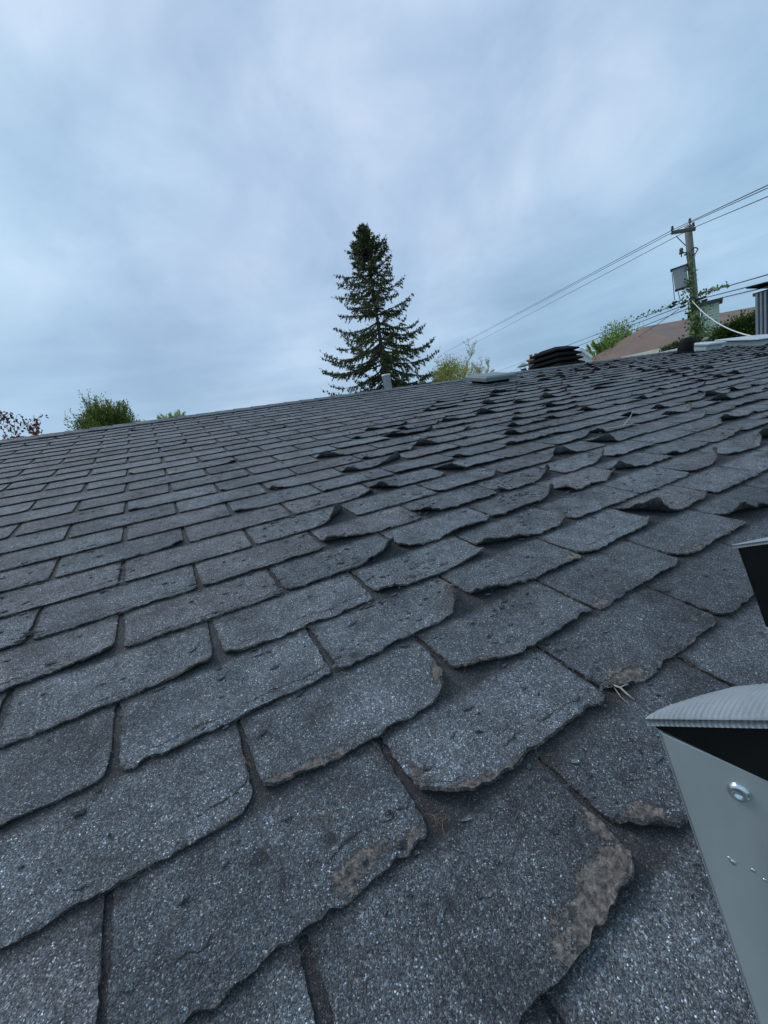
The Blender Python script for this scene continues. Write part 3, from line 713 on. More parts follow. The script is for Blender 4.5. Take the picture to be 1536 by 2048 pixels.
# ------------------------------------------------------------------ debris
def flakes():
    vs = []; fs = []; k = 0; r = random.Random(5); at_ = dict(rc=[], wear=[], dirt_shade=[], crk=[], tint=[])
    cnt = 0
    while cnt < 3600:
        px = r.uniform(-20, 1560); py = 1024 + (r.random() ** 1.4) * 1010 - 190
        g = roofhit(px, py)
        if not (X0 < g[0] < X1 and S0 < g[1] < S1 - .2): continue
        u = g[0] / W; n = g[1] / E
        pr_ = 0.12 + 0.88 * sstep(0.2 + 0.1 * max(n, 0), 2.0 + .18 * max(n, 0), u)
        if n < 4: pr_ *= 0.02 + .05 * max(0, n)
        pr_ *= float(np.clip(.5 + 1.6 * vn(g[0] * 6, g[1] * 6, 77, 2), 0.02, 1))
        if r.random() > pr_: continue
        cnt += 1
        row = math.floor(n); loc = (n - row) * E
        base = 2.5 * TH - TH * loc / E + 0.0012
        sz = 0.0015 + 0.0055 * r.random() ** 2.6
        m = r.choice((5, 6, 7)); a0 = r.random() * 6; rot = r.uniform(-.5, .5); tilt = r.uniform(.0, .5) * (1 if n > 4 else .4); td = r.uniform(-2.6, -0.6)
        tn = r.choice((0.4, .7, 1.1, 1.7)); pts = []
        for i in range(m):
            a = a0 + i * 2 * PI / m + r.uniform(-.4, .4); rr = sz * r.uniform(.5, 1.25); x = rr * math.cos(a) * 1.7; y = rr * math.sin(a) * .7
            x, y = x * math.cos(rot) - y * math.sin(rot), x * math.sin(rot) + y * math.cos(rot)
            z = max(-.0006, (x * math.cos(td) + y * math.sin(td)) * math.tan(tilt)) + r.uniform(0, .0006)
            pts.append((g[0] + x, g[1] + y, base + z))
        P = [np.array(q) for q in pts]; tk = r.uniform(.0005, .0012)
        vs += [rw(q + [0, 0, tk]) for q in P] + [rw(q) for q in P]
        fs.append(tuple(range(k, k + m))); fs.append(tuple(range(k + m, k + 2 * m))[::-1])
        fs += [(k + i, k + m + i, k + m + (i + 1) % m, k + (i + 1) % m) for i in range(m)]
        at_['rc'] += [np.array([g[0], g[1], cnt * .13]) + (q - P[0]) for q in P] * 2
        fel = 0.75 if r.random() < .10 else .1
        at_['wear'] += [fel] * (2 * m); at_['dirt_shade'] += [.15] * (2 * m); at_['crk'] += [1.] * (2 * m); at_['tint'] += [(0.095 * tn, 0.103 * tn, 0.115 * tn)] * (2 * m)
        k += 2 * m
    o = build('shingle_flakes', np.array(vs), fs, M_SH, None, False, {a: np.array(b) for a, b in at_.items()})
    tag(o, 'small dark flakes and crumbs of broken shingle scattered over the tabs', 'debris', kind='stuff')


flakes()
M_TWIG = simple('dry_pale_twig', (0.50, 0.44, 0.36), 0.8, var=.2, scale=40)
M_NEED = simple('dry_brown_needles', (0.22, 0.13, 0.07), 0.8, var=.3, scale=40)


def on_roof(px, py, h=0.0):
    g = roofhit(px, py); n = g[1] / E; loc = (n - math.floor(n)) * E
    return rw((g[0], g[1], 2.5 * TH - TH * loc / E + 0.0015 + h))


mb = MB(); pts = [on_roof(*q) + en * z for q, z in (((1221, 1385), .004), ((1236, 1393), .006), ((1250, 1400), .005), ((1266, 1410), .002))]
mb.tube(pts, [.0011, .0016, .0015, .0008], 6); mb.tube([pts[1], on_roof(1246, 1388) + en * .006, on_roof(1252, 1386) + en * .006], [.0009, .0007, .0005], 5); mb.tube([pts[0], on_roof(1240, 1402), on_roof(1256, 1417)], [.0008, .0006, .0004], 5)
tag(mb.build('twig', M_TWIG, smooth=True), 'pale dry splinter lying beside the torn shingle corner near the ladder', 'twig')
mb = MB(); a_ = [on_roof(1203, 868) + en * .012, on_roof(1235, 864) + en * .02, on_roof(1258, 860) + en * .022, on_roof(1278, 858) + en * .015]
mb.tube(a_, [.0015, .003, .0025, .0015], 6); mb.tube([a_[1] + (a_[2] - a_[1]) * .4, on_roof(1257, 853) + en * .04, on_roof(1262, 846) + en * .06], [.0025, .002, .001], 6)
tag(mb.build('forked_twig', M_TWIG, smooth=True), 'forked bare twig caught on curled shingles in the middle distance at the right', 'twig')
mb = MB(); r = random.Random(3)
spots = [(650, 1645, 40, 14), (880, 1650, 30, 10), (235, 1480, 10, 4), (490, 1530, 12, 4), (590, 1440, 60, 9), (1240, 1395, 40, 8), (1190, 1720, 40, 8), (660, 1345, 25, 10), (1080, 1500, 60, 6), (780, 1520, 40, 8), (300, 1800, 200, 10), (700, 1900, 300, 16), (1100, 1600, 200, 12), (400, 1250, 200, 16), (900, 1200, 250, 24), (1300, 1180, 150, 14)]
for cx, cy, sp, cnt in spots:
    for i in range(cnt):
        p0 = on_roof(cx + r.gauss(0, sp * .5), cy + r.gauss(0, sp * .25)); a = r.uniform(0, 2 * PI); l = r.uniform(.006, .022); dv = ex * math.cos(a) + es * math.sin(a); sd_ = np.cross(en, dv)
        mb.tube([p0, p0 + dv * l * .5 + sd_ * l * r.uniform(-.2, .2) + en * r.uniform(.0005, .003), p0 + dv * l], [.00022, .0003, .0002], 4, False)
tag(mb.build('dry_needles', M_NEED), 'thin dry brown needles and fibres caught in the shingle joints', 'debris', kind='stuff')

# ------------------------------------------------------------------ ladder
M_ALU = simple('grey_ladder_rail', (0.46, 0.48, 0.475), 0.33, metal=0.3, var=0.24, scale=13, bump=0.05, bscale=40, stretch=(1, 1, .3))
M_RUB = simple('black_rubber', (0.0045, 0.005, 0.0055), 0.55, var=0.3, scale=40, spec=.22)
M_PAD = simple('ribbed_grey_pad', (0.32, 0.335, 0.35), 0.34, var=0.12, scale=60, bump=0.15, bscale=300)
M_RIV = simple('bright_rivet_and_glint', (0.62, 0.66, 0.68), 0.22, metal=0.9, var=0.1)
dd_ = np.array([0, .485, .874]); dd_ /= np.linalg.norm(dd_)
r1 = RC.T @ np.array([(1303 - 768) / F, (1440 - 1024) / F, 1]); r2 = RC.T @ np.array([(1470 - 768) / F, (1092 - 1024) / F, 1]); r1 /= np.linalg.norm(r1); r2 /= np.linalg.norm(r2)
kk = (r1 @ dd_) / (r2 @ dd_); vv_ = kk * r2 - r1; ra = 0.42 / np.linalg.norm(vv_)
LA = rw(CR + ra * r1); LB = rw(CR + ra * kk * r2)
ld = rw(dd_) - OFF; lw = (LB - LA) / np.linalg.norm(LB - LA); lq = np.cross(lw, ld)      # up the rail, across, towards the eave
DQ, TW = 0.084, 0.032
foot_l = (LA[2] - 0.0) / ld[2]
ladder = empty('ladder', LA - ld * foot_l + lw * .21, 'grey metal ladder with ribbed black end caps leaning up past the eave at the right', 'ladder')


def in_rail(px, py, off=0.0):
    """where the line of sight meets the outer web of the near rail"""
    d = ray(px, py); n_ = lw; return CW + d * (((LA + lw * off - CW) @ n_) / (d @ n_))


for O, sgn, near in ((LA, 1, True), (LB, 1, False)):
    top = 0.001 if near else -.0
    mb = MB()
    lq0 = 0.0015
    # web with an oblique top, two flanges
    cutA, cutB = (0.0065, 0.042) if near else (0.11, 0.11)
    web = [O + lq * lq0 - ld * cutA, O + lq * DQ - ld * cutB, O + lq * DQ - ld * foot_l, O + lq * lq0 - ld * foot_l]
    xo = lw * (0.0 if near else TW - .002)
    mb.prism([q + xo for q in web], lw * .002)
    for qq in (lq0, DQ - .0022):
        c1 = cutA if qq < .01 else cutB
        mb.prism([O + lq * qq - ld * c1, O + lq * (qq + .0022) - ld * (c1), O + lq * (qq + .0022) - ld * foot_l, O + lq * qq - ld * foot_l], lw * (TW if near else TW - .002))
    rail = mb.build('rail', M_ALU, ladder, bevel=.0006)
    # rubber end block
    mb = MB()
    b0_, b1_ = (.0045, .044) if near else (.115, .115)
    ins = -0.0007 if near else 0.0
    pl = [O + lw * ins + lq * (lq0 + ins) - ld * .0025, O + lw * ins + lq * (DQ - ins) - ld * (.0025 - (.13 * DQ if near else 0)), O + lw * ins + lq * (DQ - ins) - ld * b1_, O + lw * ins + lq * (lq0 + ins) - ld * b0_]
    mb.prism(pl, lw * (.009 if near else TW))
    cap = mb.build('end_cap', M_RUB, rail, bevel=.003 if not near else .0008)
    # ribbed pad with a toothed lip
    nq, nw_ = 300, 14; pitch = .0026
    qs = np.linspace(-.002, DQ + .004, nq); V = []; 
    tooth = np.abs(np.sin(PI * qs / pitch)) 
    wmax = (TW + .012) * np.sqrt(np.clip((qs + .002) / .030, 0, 1)) * np.clip(.75 + qs * 4, 0, 1.0)
    if not near: wmax = wmax * .45
    for j in range(nw_ + 1):
        tw_ = j / nw_
        wpos = -.0012 - .0014 * tooth * (1 - tw_) + tw_ * wmax
        tl_ = .13 if near else 0.0
        hgt_ = tl_ * qs + .0012 + .0007 * tooth + (.0035 if near else .002) * (1 - (2 * tw_ - 1) ** 2) * np.clip(wmax / .03, 0, 1)
        V.append(O + np.outer(qs + .25 * wpos, lq) + np.outer(wpos, lw) + np.outer(hgt_, ld))
    V = np.array(V); nv = V.shape[0] * V.shape[1]; top_ = V.reshape(-1, 3); bot_ = top_ - ld * .0042
    idx = np.arange(nv).reshape(nw_ + 1, nq); Q = np.stack([idx[:-1, :-1], idx[:-1, 1:], idx[1:, 1:], idx[1:, :-1]], -1).reshape(-1, 4)
    ring = np.concatenate([idx[0, :], idx[1:, -1], idx[-1, ::-1][1:], idx[::-1, 0][1:-1]]); kr = len(ring); rn = np.roll(ring, -1)
    SK = np.stack([ring, ring + nv, rn + nv, rn], -1)
    build('ribbed_pad', np.vstack([top_, bot_]), np.vstack([Q[:, ::-1], Q + nv, SK]), M_PAD, rail, False)
    if near:
        for (px, py), rr_ in (((1478, 1584), .0036), ((1500, 1985), .0036)):
            if py > 1800: continue
            c_ = in_rail(px, py)
            MB().lathe(c_ + lw * .001, -lw, [(rr_ * 1.5, .0), (rr_ * 1.45, .0014), (rr_ * 1.1, .0030), (rr_ * .75, .0034), (rr_ * .5, .0022), (rr_ * .2, .0018)], 20).build('rivet', M_RIV, rail, True)
        for px, py, l in ((1458, 1716, .0010), (1466, 1725, .0018), (1506, 1741, .0013), (1529, 1760, .0010)):
            c_ = in_rail(px, py)
            MB().lathe(c_ + lw * .0006, -lw, [(l, 0), (l * .85, .0007), (l * .4, .0010)], 12).build('glint_bump', M_RIV, rail, True)  # bright little domes standing in for glints of light on the rail
rz = .34
while rz < foot_l - .2:
    c0 = LA - ld * rz + lq * DQ * .5; c1 = LB - ld * rz + lq * DQ * .5 + lw * TW
    MB().tube([c0 + lw * .001, c1], .017, 14).build('rung', M_ALU, ladder, True)
    rz += .305
for O in (LA, LB):
    MB().box(O - ld * (foot_l - .0) + lq * DQ / 2 + lw * TW / 2 + UP * .02, lw * (TW / 2 + .01), lq * (DQ / 2 + .01), UP * .028).build('rubber_foot', M_RUB, ladder, bevel=.004)

# ------------------------------------------------------------------ utility pole and lines
def wood(name, col, var=.3):
    return simple(name, col, 0.85, var=var, scale=5, bump=.4, bscale=30, stretch=(4, 4, .4))


M_POLE = wood('weathered_pole_wood', (0.26, 0.235, 0.205)); M_ARM = wood('dark_arm_wood', (0.13, 0.11, 0.095))
M_WIRE = simple('black_cable', (0.03, 0.03, 0.035), 0.6); M_INS = simple('insulator_glaze', (0.05, 0.04, 0.045), 0.3); M_CAB = simple('grey_cabinet', (0.34, 0.34, 0.36), 0.5, var=.15, scale=3)
DP = 20.0
ptop = at(1376, 452, DP); pbot = at(1396, 680, DP); lean = (ptop - pbot); lean /= lean[2]
pbase = pbot + lean * (0 - pbot[2])
pole = empty('utility_pole', pbase, 'old grey wooden utility pole with short crossarm, tilted cabinet and vines climbing it', 'utility pole')
zs = np.linspace(0, 1, 14); MB().tube([pbase + (ptop - pbase) * t for t in zs], [0.155 - .045 * t for t in zs], 14).build('shaft', M_POLE, pole, True)
hor = np.array([ray(1500, 560)[0], ray(1500, 560)[1], 0]) - np.array([ray(1300, 560)[0], ray(1300, 560)[1], 0]); hor /= np.linalg.norm(hor)   # image-right, level
tow = np.array([-hor[1], hor[0], 0]); tow = tow if tow @ (CW - ptop) > 0 else -tow
aL, aR = at(1342, 468, DP - .3), at(1391, 460, DP - .1); ax = (aR - aL); al_ = np.linalg.norm(ax); ax /= al_
MB().box((aL + aR) / 2 + tow * .14, ax * al_ / 2, tow * .045, np.cross(ax, tow) * .055).build('crossarm', M_ARM, pole)
MB().tube([at(1352, 472, DP - .35), at(1372, 492, DP - .15)], .014, 6).build('arm_brace', M_GALV, pole)


def insulator(p, ax_=UP, s=1.0):
    return MB().lathe(p, ax_, [(.012 * s, 0), (.012 * s, .06 * s), (.045 * s, .07 * s), (.05 * s, .10 * s), (.03 * s, .12 * s), (.042 * s, .14 * s), (.035 * s, .19 * s), (.01 * s, .2 * s)], 10).build('insulator', M_INS, pole, True)


for px, py in ((1345, 464), (1387, 457), (1380, 449)): insulator(at(px, py, DP - .15), UP, 1.0)
MB().tube([at(1379, 452, DP - .12), at(1380, 438, DP - .12)], .02, 6).build('top_pin', M_GALV, pole)
MB().tube([at(1375, 505, DP - .1), at(1366, 506, DP - .2), at(1363, 507, DP - .2)], .02, 6).build('side_bracket', M_WIRE, pole)
insulator(at(1363, 514, DP - .2), UP, 1.5)
MB().tube([at(1381, 503, DP - .1), at(1386, 496, DP - .1), at(1392, 495, DP - .1), at(1396, 498, DP - .1), at(1391, 507, DP - .1), at(1384, 511, DP - .1)], .022, 6).build('side_bracket', M_WIRE, pole)
# cabinet hung on the left of the pole, tilted
cc = at(1361, 557, DP - .05); cax = at(1377, 551, DP - .05) - at(1347, 561, DP - .05); cw_ = np.linalg.norm(cax); cax /= cw_
cup = at(1358, 537, DP - .05) - at(1364, 577, DP - .05); chh = np.linalg.norm(cup); cup /= chh; cn_ = np.cross(cax, cup)
cb = MB().box(cc, cax * cw_ * .46, cup * chh * .5, cn_ * .16).build('cabinet', M_CAB, pole, bevel=.012)
MB().box(cc + cup * chh * .52, cax * cw_ * .58, cup * .02, cn_ * .19).build('cabinet_lid', M_WIRE, cb)
MB().box(cc - cup * chh * .51, cax * cw_ * .48, cup * .016, cn_ * .17).build('cabinet_base', M_WIRE, cb)
MB().tube([at(1349, 544, DP - .1), at(1344, 547, DP - .1), at(1347, 575, DP - .1), at(1349, 600, DP - .1)], .013, 6).build('conduit', M_WIRE, pole)
MB().tube([at(1356, 583, DP - .1), at(1361, 602, DP - .1)], .013, 6).build('conduit', M_WIRE, pole)
MB().tube([at(1383, 596, DP - .25), at(1387, 612, DP - .25)], .05, 8).build('splice_case', simple('rusty_splice', (.05, .022, .018), .7), pole)


def wire(p0, p1, sag=.0, rad=.012, n=14):
    t = np.linspace(0, 1, n)[:, None]; p = p0 * (1 - t) + p1 * t; p[:, 2] -= (sag * 4 * t * (1 - t))[:, 0]; return p


def line(name, pts, label, cat='cable', rad=.012, m=None):
    return tag(MB().tube(pts, rad, 6).build(name, m or M_WIRE), label, cat)


J = lambda a, b: np.vstack([a, b[1:]])
line('power_line', J(wire(at(885, 707, 90), at(1345, 460, DP - .15), .0), wire(at(1345, 460, DP - .15), at(1600, 340, 11.5), .0)), 'uppermost power line crossing the sky through the left end of the crossarm', 'power line', .011)
line('power_line', J(wire(at(887, 707.5, 90), at(1384, 444, DP - .1)), wire(at(1384, 444, DP - .1), at(1600, 347, 11.5))), 'power line just below the uppermost one, over the pin on the pole top', 'power line', .010)
line('power_line', J(wire(at(905, 710, 90), at(1345, 477, DP)), J(wire(at(1345, 477, DP), at(1388, 455, DP - .1), 0, n=4), wire(at(1388, 455, DP - .1), at(1600, 366, 11.5)))), 'lowest of the three power lines, passing under the crossarm', 'power line', .010)
for i, (l0, l1, r0, r1_, lab) in enumerate((((990, 745), (1362, 606), (1400, 588), (1610, 528), 'upper telephone cable wrapped with vine beside the pole'),
                                           ((1000, 752), (1364, 612), (1404, 597), (1610, 545), 'middle telephone cable running past the splice case'),
                                           ((1010, 762), (1368, 620), (1400, 606), (1610, 556), 'lowest telephone cable running past the splice case'))):
    line('telephone_cable', J(wire(at(*l0, 70), at(*l1, DP - .2)), J(wire(at(*l1, DP - .2), at(*r0, DP - .3), .03, n=5), wire(at(*r0, DP - .3), at(*r1_, 12.5)))), lab, 'cable', .014)
line('steep_cable', wire(at(1215, 705, 40), at(1358, 618, DP - .1), .15), 'thin cable dropping from the pole towards the brown roof', 'cable', .012)
line('service_drop', wire(at(1383, 600, DP - .3), at(1512, 674, 12.4), .22, n=18), 'sagging white service cable from the pole to the metal flue casing', 'cable', .013, M_TRIM)
SPL = ['leftmost of the black splice closures on the cables left of the pole', 'low splice closure on the telephone cable left of the pole', 'upper black splice closure just left of the pole shaft', 'lower black splice closure just left of the pole shaft', 'upper black splice closure just right of the pole shaft', 'lower black splice closure just right of the pole shaft', 'rightmost black splice closure on the upper cable right of the pole', 'lower outer splice closure right of the pole above the green cap']
for i, (px, py) in enumerate(((1349, 605), (1344, 613), (1367, 606), (1366, 613), (1396, 599), (1394, 607), (1407, 595), (1409, 601))):
    c_ = at(px, py, DP - .25); a = at(px + 4, py - 1.6, DP - .25) - c_; a /= np.linalg.norm(a)
    tag(MB().tube([c_ - a * .09, c_ - a * .07, c_ + a * .07, c_ + a * .09], [.015, .04, .04, .015], 8).build('splice_closure', M_WIRE, smooth=True), SPL[i], 'cable splice', 'splice closures by the pole')

# ------------------------------------------------------------------ foliage
def leaf_mat(name, dark, light, rough=.6, trans=0.0, scale=1.2):
    m, t, b = mat_new(name); K = t.links.new
    tc = N(t, 'ShaderNodeAttribute', attribute_name='shade')
    r = ramp(t, [(0.0, dark), (0.75, light), (1.0, tuple(min(1, c * 1.35) for c in light))]); K(tc.outputs['Fac'], r.inputs['Fac']); K(r.outputs[0], b.inputs['Base Color'])
    b.inputs['Roughness'].default_value = rough; b.inputs['Specular IOR Level'].default_value = .3
    if trans:
        b.inputs['Transmission Weight'].default_value = 0
        tr = N(t, 'ShaderNodeBsdfTranslucent'); K(r.outputs[0], tr.inputs['Color']); ms = N(t, 'ShaderNodeMixShader'); ms.inputs[0].default_value = trans
        o = [n for n in t.nodes if n.type == 'OUTPUT_MATERIAL'][0]; K(b.outputs[0], ms.inputs[1]); K(tr.outputs[0], ms.inputs[2]); K(ms.outputs[0], o.inputs[0])
    return m


def blades(P, Dv, Ln, Wd, rs, shade, name, m, parent):
    """many small leaf blades: bent kite quads at P along Dv"""
    P = np.asarray(P); Dv = np.asarray(Dv); n = len(P)
    Dv = Dv / (np.linalg.norm(Dv, axis=1)[:, None] + 1e-9)
    q = rs.normal(size=(n, 3)); sd_ = np.cross(Dv, q); sd_ /= np.linalg.norm(sd_, axis=1)[:, None] + 1e-9; nm = np.cross(sd_, Dv)
    Ln = np.broadcast_to(Ln, (n,))[:, None]; Wd = np.broadcast_to(Wd, (n,))[:, None]
    v = np.stack([P, P + Dv * Ln * .5 + sd_ * Wd * .5, P + Dv * Ln - nm * Ln * .08, P + Dv * Ln * .5 - sd_ * Wd * .5], 1).reshape(-1, 3)
    f = (np.arange(n)[:, None] * 4 + np.arange(4)).astype(int)
    return build(name, v, f, m, parent, False, dict(shade=np.repeat(np.clip(shade, 0, 1), 4)))


M_BARK = wood('grey_brown_bark', (0.09, 0.075, 0.062))
M_SPR = leaf_mat('spruce_needles', (0.04, 0.05, 0.022), (0.17, 0.18, 0.08), trans=.25); M_CONE = leaf_mat('cones_and_dead_twigs', (.02, .012, .008), (.075, .045, .028))


def px_per_m(p):
    a, b_, _ = proj_w(p + hor * .5), proj_w(p - hor * .5), 0
    return math.hypot(a[0] - b_[0], a[1] - b_[1])


def spruce():
    D = 24.0; rs = np.random.RandomState(4); r = random.Random(4)
    top = at(724, 456, D); base = np.array([top[0], top[1], 0.0])
    b2 = at(779, 780, D); ln = (top - b2) / (top[2] - b2[2]); base = top - ln * top[2]
    hr = np.array([ray(800, 600)[0] - ray(700, 600)[0], ray(800, 600)[1] - ray(700, 600)[1], 0]); hr /= np.linalg.norm(hr); dp = np.array([-hr[1], hr[0], 0])
    t = empty('spruce_tree', base, 'tall dark ragged spruce with upturned branch tips standing behind the ridge', 'tree')
    k = np.linspace(0, 1, 24); wob = [base + (top - base) * q + hr * .06 * math.sin(q * 9) for q in k]
    MB().tube(wob, [max(.015, .25 * (1 - q) ** .9) for q in k], 9).build('trunk', M_BARK, t, True)
    ys = [455, 478, 500, 520, 545, 560, 590, 615, 640, 660, 690, 715, 735, 755, 775, 800, 1000]
    Ls = [5, 24, 34, 40, 54, 62, 66, 76, 92, 100, 104, 104, 84, 96, 104, 90, 100]
    Rs = [5, 22, 40, 50, 60, 52, 62, 66, 76, 72, 96, 112, 98, 88, 92, 90, 90]
    brp = MB(); P = []; Dv = []; LN = []; WD = []; SH = []; CP = []; CD = []
    zt_ = top[2]; nb_ = 0
    zb_ = at(779, 830, D)[2]
    z = zt_ - .25
    while z > zb_ - 1.0:
        fr = (zt_ - z) / zt_; c0 = base + (top - base) * (z / zt_)
        px, py, _ = proj_w(c0); ppm = px_per_m(c0)
        Lm = np.interp(py, ys, Ls) / ppm; Rm = np.interp(py, ys, Rs) / ppm
        nbr = 5 if py < 520 else 4
        ph0 = r.random() * 6
        for i in range(nbr):
            a = ph0 + i * 2 * PI / nbr + r.uniform(-.3, .3); ca, sa = math.cos(a), math.sin(a)
            full = Rm if ca > 0 else Lm
            ln_ = (0.93 + 0.28 * float(vn(z * .9 + 3.1, a * 1.1, 5, 2))) * (full * abs(ca) + .72 * .5 * (Lm + Rm) * (1 - abs(ca))) * (r.choice((1.2, 1.12, 1.05, .95, .65)) if py > 545 else r.choice((1.0, .95, .85, .7))) 
            if py > 735: ln_ *= .98; nbr = 6
            dirh = hr * ca + dp * sa; droop = r.uniform(-.02, .22) * ln_ + (0.10 * ln_ if py > 640 else -.12 * ln_); tip = r.uniform(.22, .42) * (0.5 + .25 * ln_)
            m_ = 14; q = np.linspace(0, 1, m_); pts = [c0 + dirh * ln_ * t_ + UP * (-droop * math.sin(t_ * PI * .62) + tip * t_ ** 3.2) + dp * 0 for t_ in q]
            pts = np.array(pts) + np.cumsum(rs.normal(size=(m_, 3)) * .012, 0)
            brp.tube(pts, [max(.006, .045 * (1 - t_) * min(1, ln_ / 2)) for t_ in q], 4, False)
            # side twigs hanging and spreading from the branch
            step = .13; nn_ = int(ln_ / step)
            for j in range(nn_):
                tt_ = (j + .7) / (nn_ + .5)
                if tt_ < .12 and py > 560: continue
                if r.random() < .10: continue
                ii = tt_ * (m_ - 1); i0 = int(ii); pj = pts[i0] * (1 - ii + i0) + pts[min(i0 + 1, m_ - 1)] * (ii - i0); tg = pts[min(i0 + 1, m_ - 1)] - pts[i0]; tg /= np.linalg.norm(tg) + 1e-9
                sdv = np.cross(tg, UP); sdv /= np.linalg.norm(sdv) + 1e-9
                for sgn in (-1, 1):
                    tl = (.12 + .36 * math.sin(min(1, tt_ * 1.1) * PI) ** .7 * min(1, ln_ / 1.5)) * r.uniform(.5, 1.2)
                    if tt_ > .85: tl *= .6
                    d1 = tg * r.uniform(.3, .8) + sdv * sgn * r.uniform(.5, 1.0) + UP * (r.uniform(-.9, -.05) if py > 540 else r.uniform(-.3, .5)); d1 /= np.linalg.norm(d1)
                    sh0 = r.uniform(.05, .7) 
                    nl_ = max(3, int(tl / .035))
                    for l_ in range(nl_):
                        u_ = l_ / nl_; pb = pj + d1 * tl * u_ - UP * .10 * u_ * u_ * tl
                        for w_ in range(4):
                            dd__ = d1 * .8 + rs.normal(size=3) * .55
                            P.append(pb); Dv.append(dd__); LN.append(r.uniform(.05, .12)); WD.append(r.uniform(.028, .055)); SH.append(sh0 + r.uniform(-.2, .25))
                    if r.random() < .16 and fr < .9:
                        CP.append(pj + d1 * tl * .5); CD.append(-UP + rs.normal(size=3) * .25)
                # foliage along the branch itself
                for w_ in range(7):
                    P.append(pj); Dv.append(tg * .7 + rs.normal(size=3) * .6 + UP * .15); LN.append(r.uniform(.06, .13)); WD.append(r.uniform(.025, .045)); SH.append(r.uniform(.1, .75))
            for w_ in range(26):   # upturned tip
                u_ = r.uniform(.8, 1.02); pj = pts[min(m_ - 1, int(u_ * (m_ - 1)))]; P.append(pj + UP * r.uniform(0, .05)); Dv.append(UP * .9 + dirh * .3 + rs.normal(size=3) * .4); LN.append(r.uniform(.08, .16)); WD.append(.035); SH.append(r.uniform(.2, .9))
            nb_ += 1
        z -= r.uniform(.10, .17) if py < 520 else (r.uniform(.21, .36) if py < 690 else r.uniform(.18, .28))
    # dense leader
    for w_ in range(2600):
        h = r.random() ** .8 * 1.15; rad = (.06 + .42 * (h / 1.15) ** .7) * math.sqrt(r.random()); a = r.random() * 2 * PI
        P.append(top + UP * (.12 - h) + (hr * math.cos(a) + dp * math.sin(a)) * rad - (top - base) / zt_ * 0); Dv.append(UP * .8 + (hr * math.cos(a) + dp * math.sin(a)) * .6 + rs.normal(size=3) * .3); LN.append(r.uniform(.06, .16)); WD.append(.03); SH.append(r.uniform(0, .6))
    brp.build('limbs', M_BARK, t)
    blades(P, Dv, np.array(LN), np.array(WD), rs, np.array(SH), 'crown', M_SPR, t)['kind'] = 'stuff'
    for i in range(900):
        h = r.uniform(.3, 5.5); a = r.random() * 2 * PI; rad = r.uniform(0, .25 + .22 * h) * .9
        c0 = base + (top - base) * ((zt_ - h) / zt_); CP.append(c0 + (hr * math.cos(a) + dp * math.sin(a)) * rad * .7); CD.append(-UP + rs.normal(size=3) * .3)
    blades(CP, CD, .12, .04, rs, rs.rand(len(CP)), 'cones', M_CONE, t)['kind'] = 'stuff'
    return len(P)


nsp = spruce()


def grow(mb, p, d, l, rad, depth, r, tips, spread=.5, up=.15, seg=4, kids=(2, 3), sh=.72):
    pts = [p]; q = p; dd = d / np.linalg.norm(d)
    for i in range(seg):
        dd = dd + np.array([r.gauss(0, .13), r.gauss(0, .13), r.gauss(0, .08) + up * .25]); dd /= np.linalg.norm(dd); q = q + dd * l / seg; pts.append(q)
        tips.append((q, dd.copy(), depth))
    mb.tube(pts, np.linspace(rad, rad * .6, seg + 1), 5 if depth > 1 else 4, False)
    if depth <= 0: return
    for k in range(r.choice(kids)):
        i = r.randint(1, seg); dn = dd + np.array([r.gauss(0, spread), r.gauss(0, spread), r.gauss(0, spread * .6) + up]); grow(mb, pts[i] if k else pts[-1], dn, l * r.uniform(sh - .15, sh + .1), rad * .58, depth - 1, r, tips, spread, up, seg, kids, sh)


def twig_tree(name, label, cat, px, pyt, D, crown_r, depth, leafm, nleaf, leaf, seed, barkm=M_BARK, up=.3, spread=.45, trunk_frac=.45, r0=.12, lsz=(.04, .02), group=None, kids=(2, 3)):
    r = random.Random(seed); rs = np.random.RandomState(seed)
    top = at(px, pyt, D); base = np.array([top[0], top[1], 0.0]); H = top[2]
    t = empty(name, base, label, cat, group); mb = MB(); tips = []
    th = H * trunk_frac; mb.tube([base, base + [0.03, 0, th * .5], base + [0, .02, th]], [r0, r0 * .85, r0 * .7], 8, False)
    mb.build('trunk', barkm, t, True); mb = MB()
    for i in range(7):
        a = i * 2 * PI / 7 + r.uniform(-.3, .3); sp_ = r.uniform(.25, 1.0) * crown_r / (H - th)
        d = np.array([math.cos(a) * sp_, math.sin(a) * sp_, 1.0]); grow(mb, base + np.array([0, 0, th * r.uniform(.85, 1)]), d, (H - th) * .45, r0 * .5, depth, r, tips, spread, up, kids=kids)
    # scale so that the highest tip reaches the seen height
    zmax = max(q[0][2] for q in tips); k = (H - th * .9) / (zmax - th * .9)
    ctr = base + np.array([0, 0, th * .9])
    fx_ = lambda v: ctr + (v - ctr) * np.array([k, k, k])
    mb.v = [fx_(v) for v in mb.v]; mb.build('branches', barkm, t, False)
    T = [(fx_(q), d, dp_) for q, d, dp_ in tips if dp_ <= 1]
    P = []; Dv = []
    for i in range(nleaf):
        q, d, _ = T[r.randrange(len(T))]; P.append(q + rs.normal(size=3) * leaf); Dv.append(d * .6 + rs.normal(size=3) * .6 + UP * .3)
    if nleaf: blades(P, Dv, rs.uniform(.6, 1.3, len(P)) * lsz[0], rs.uniform(.7, 1.2, len(P)) * lsz[1], rs, rs.rand(len(P)), 'leaves', leafm, t)['kind'] = 'stuff'
    return t


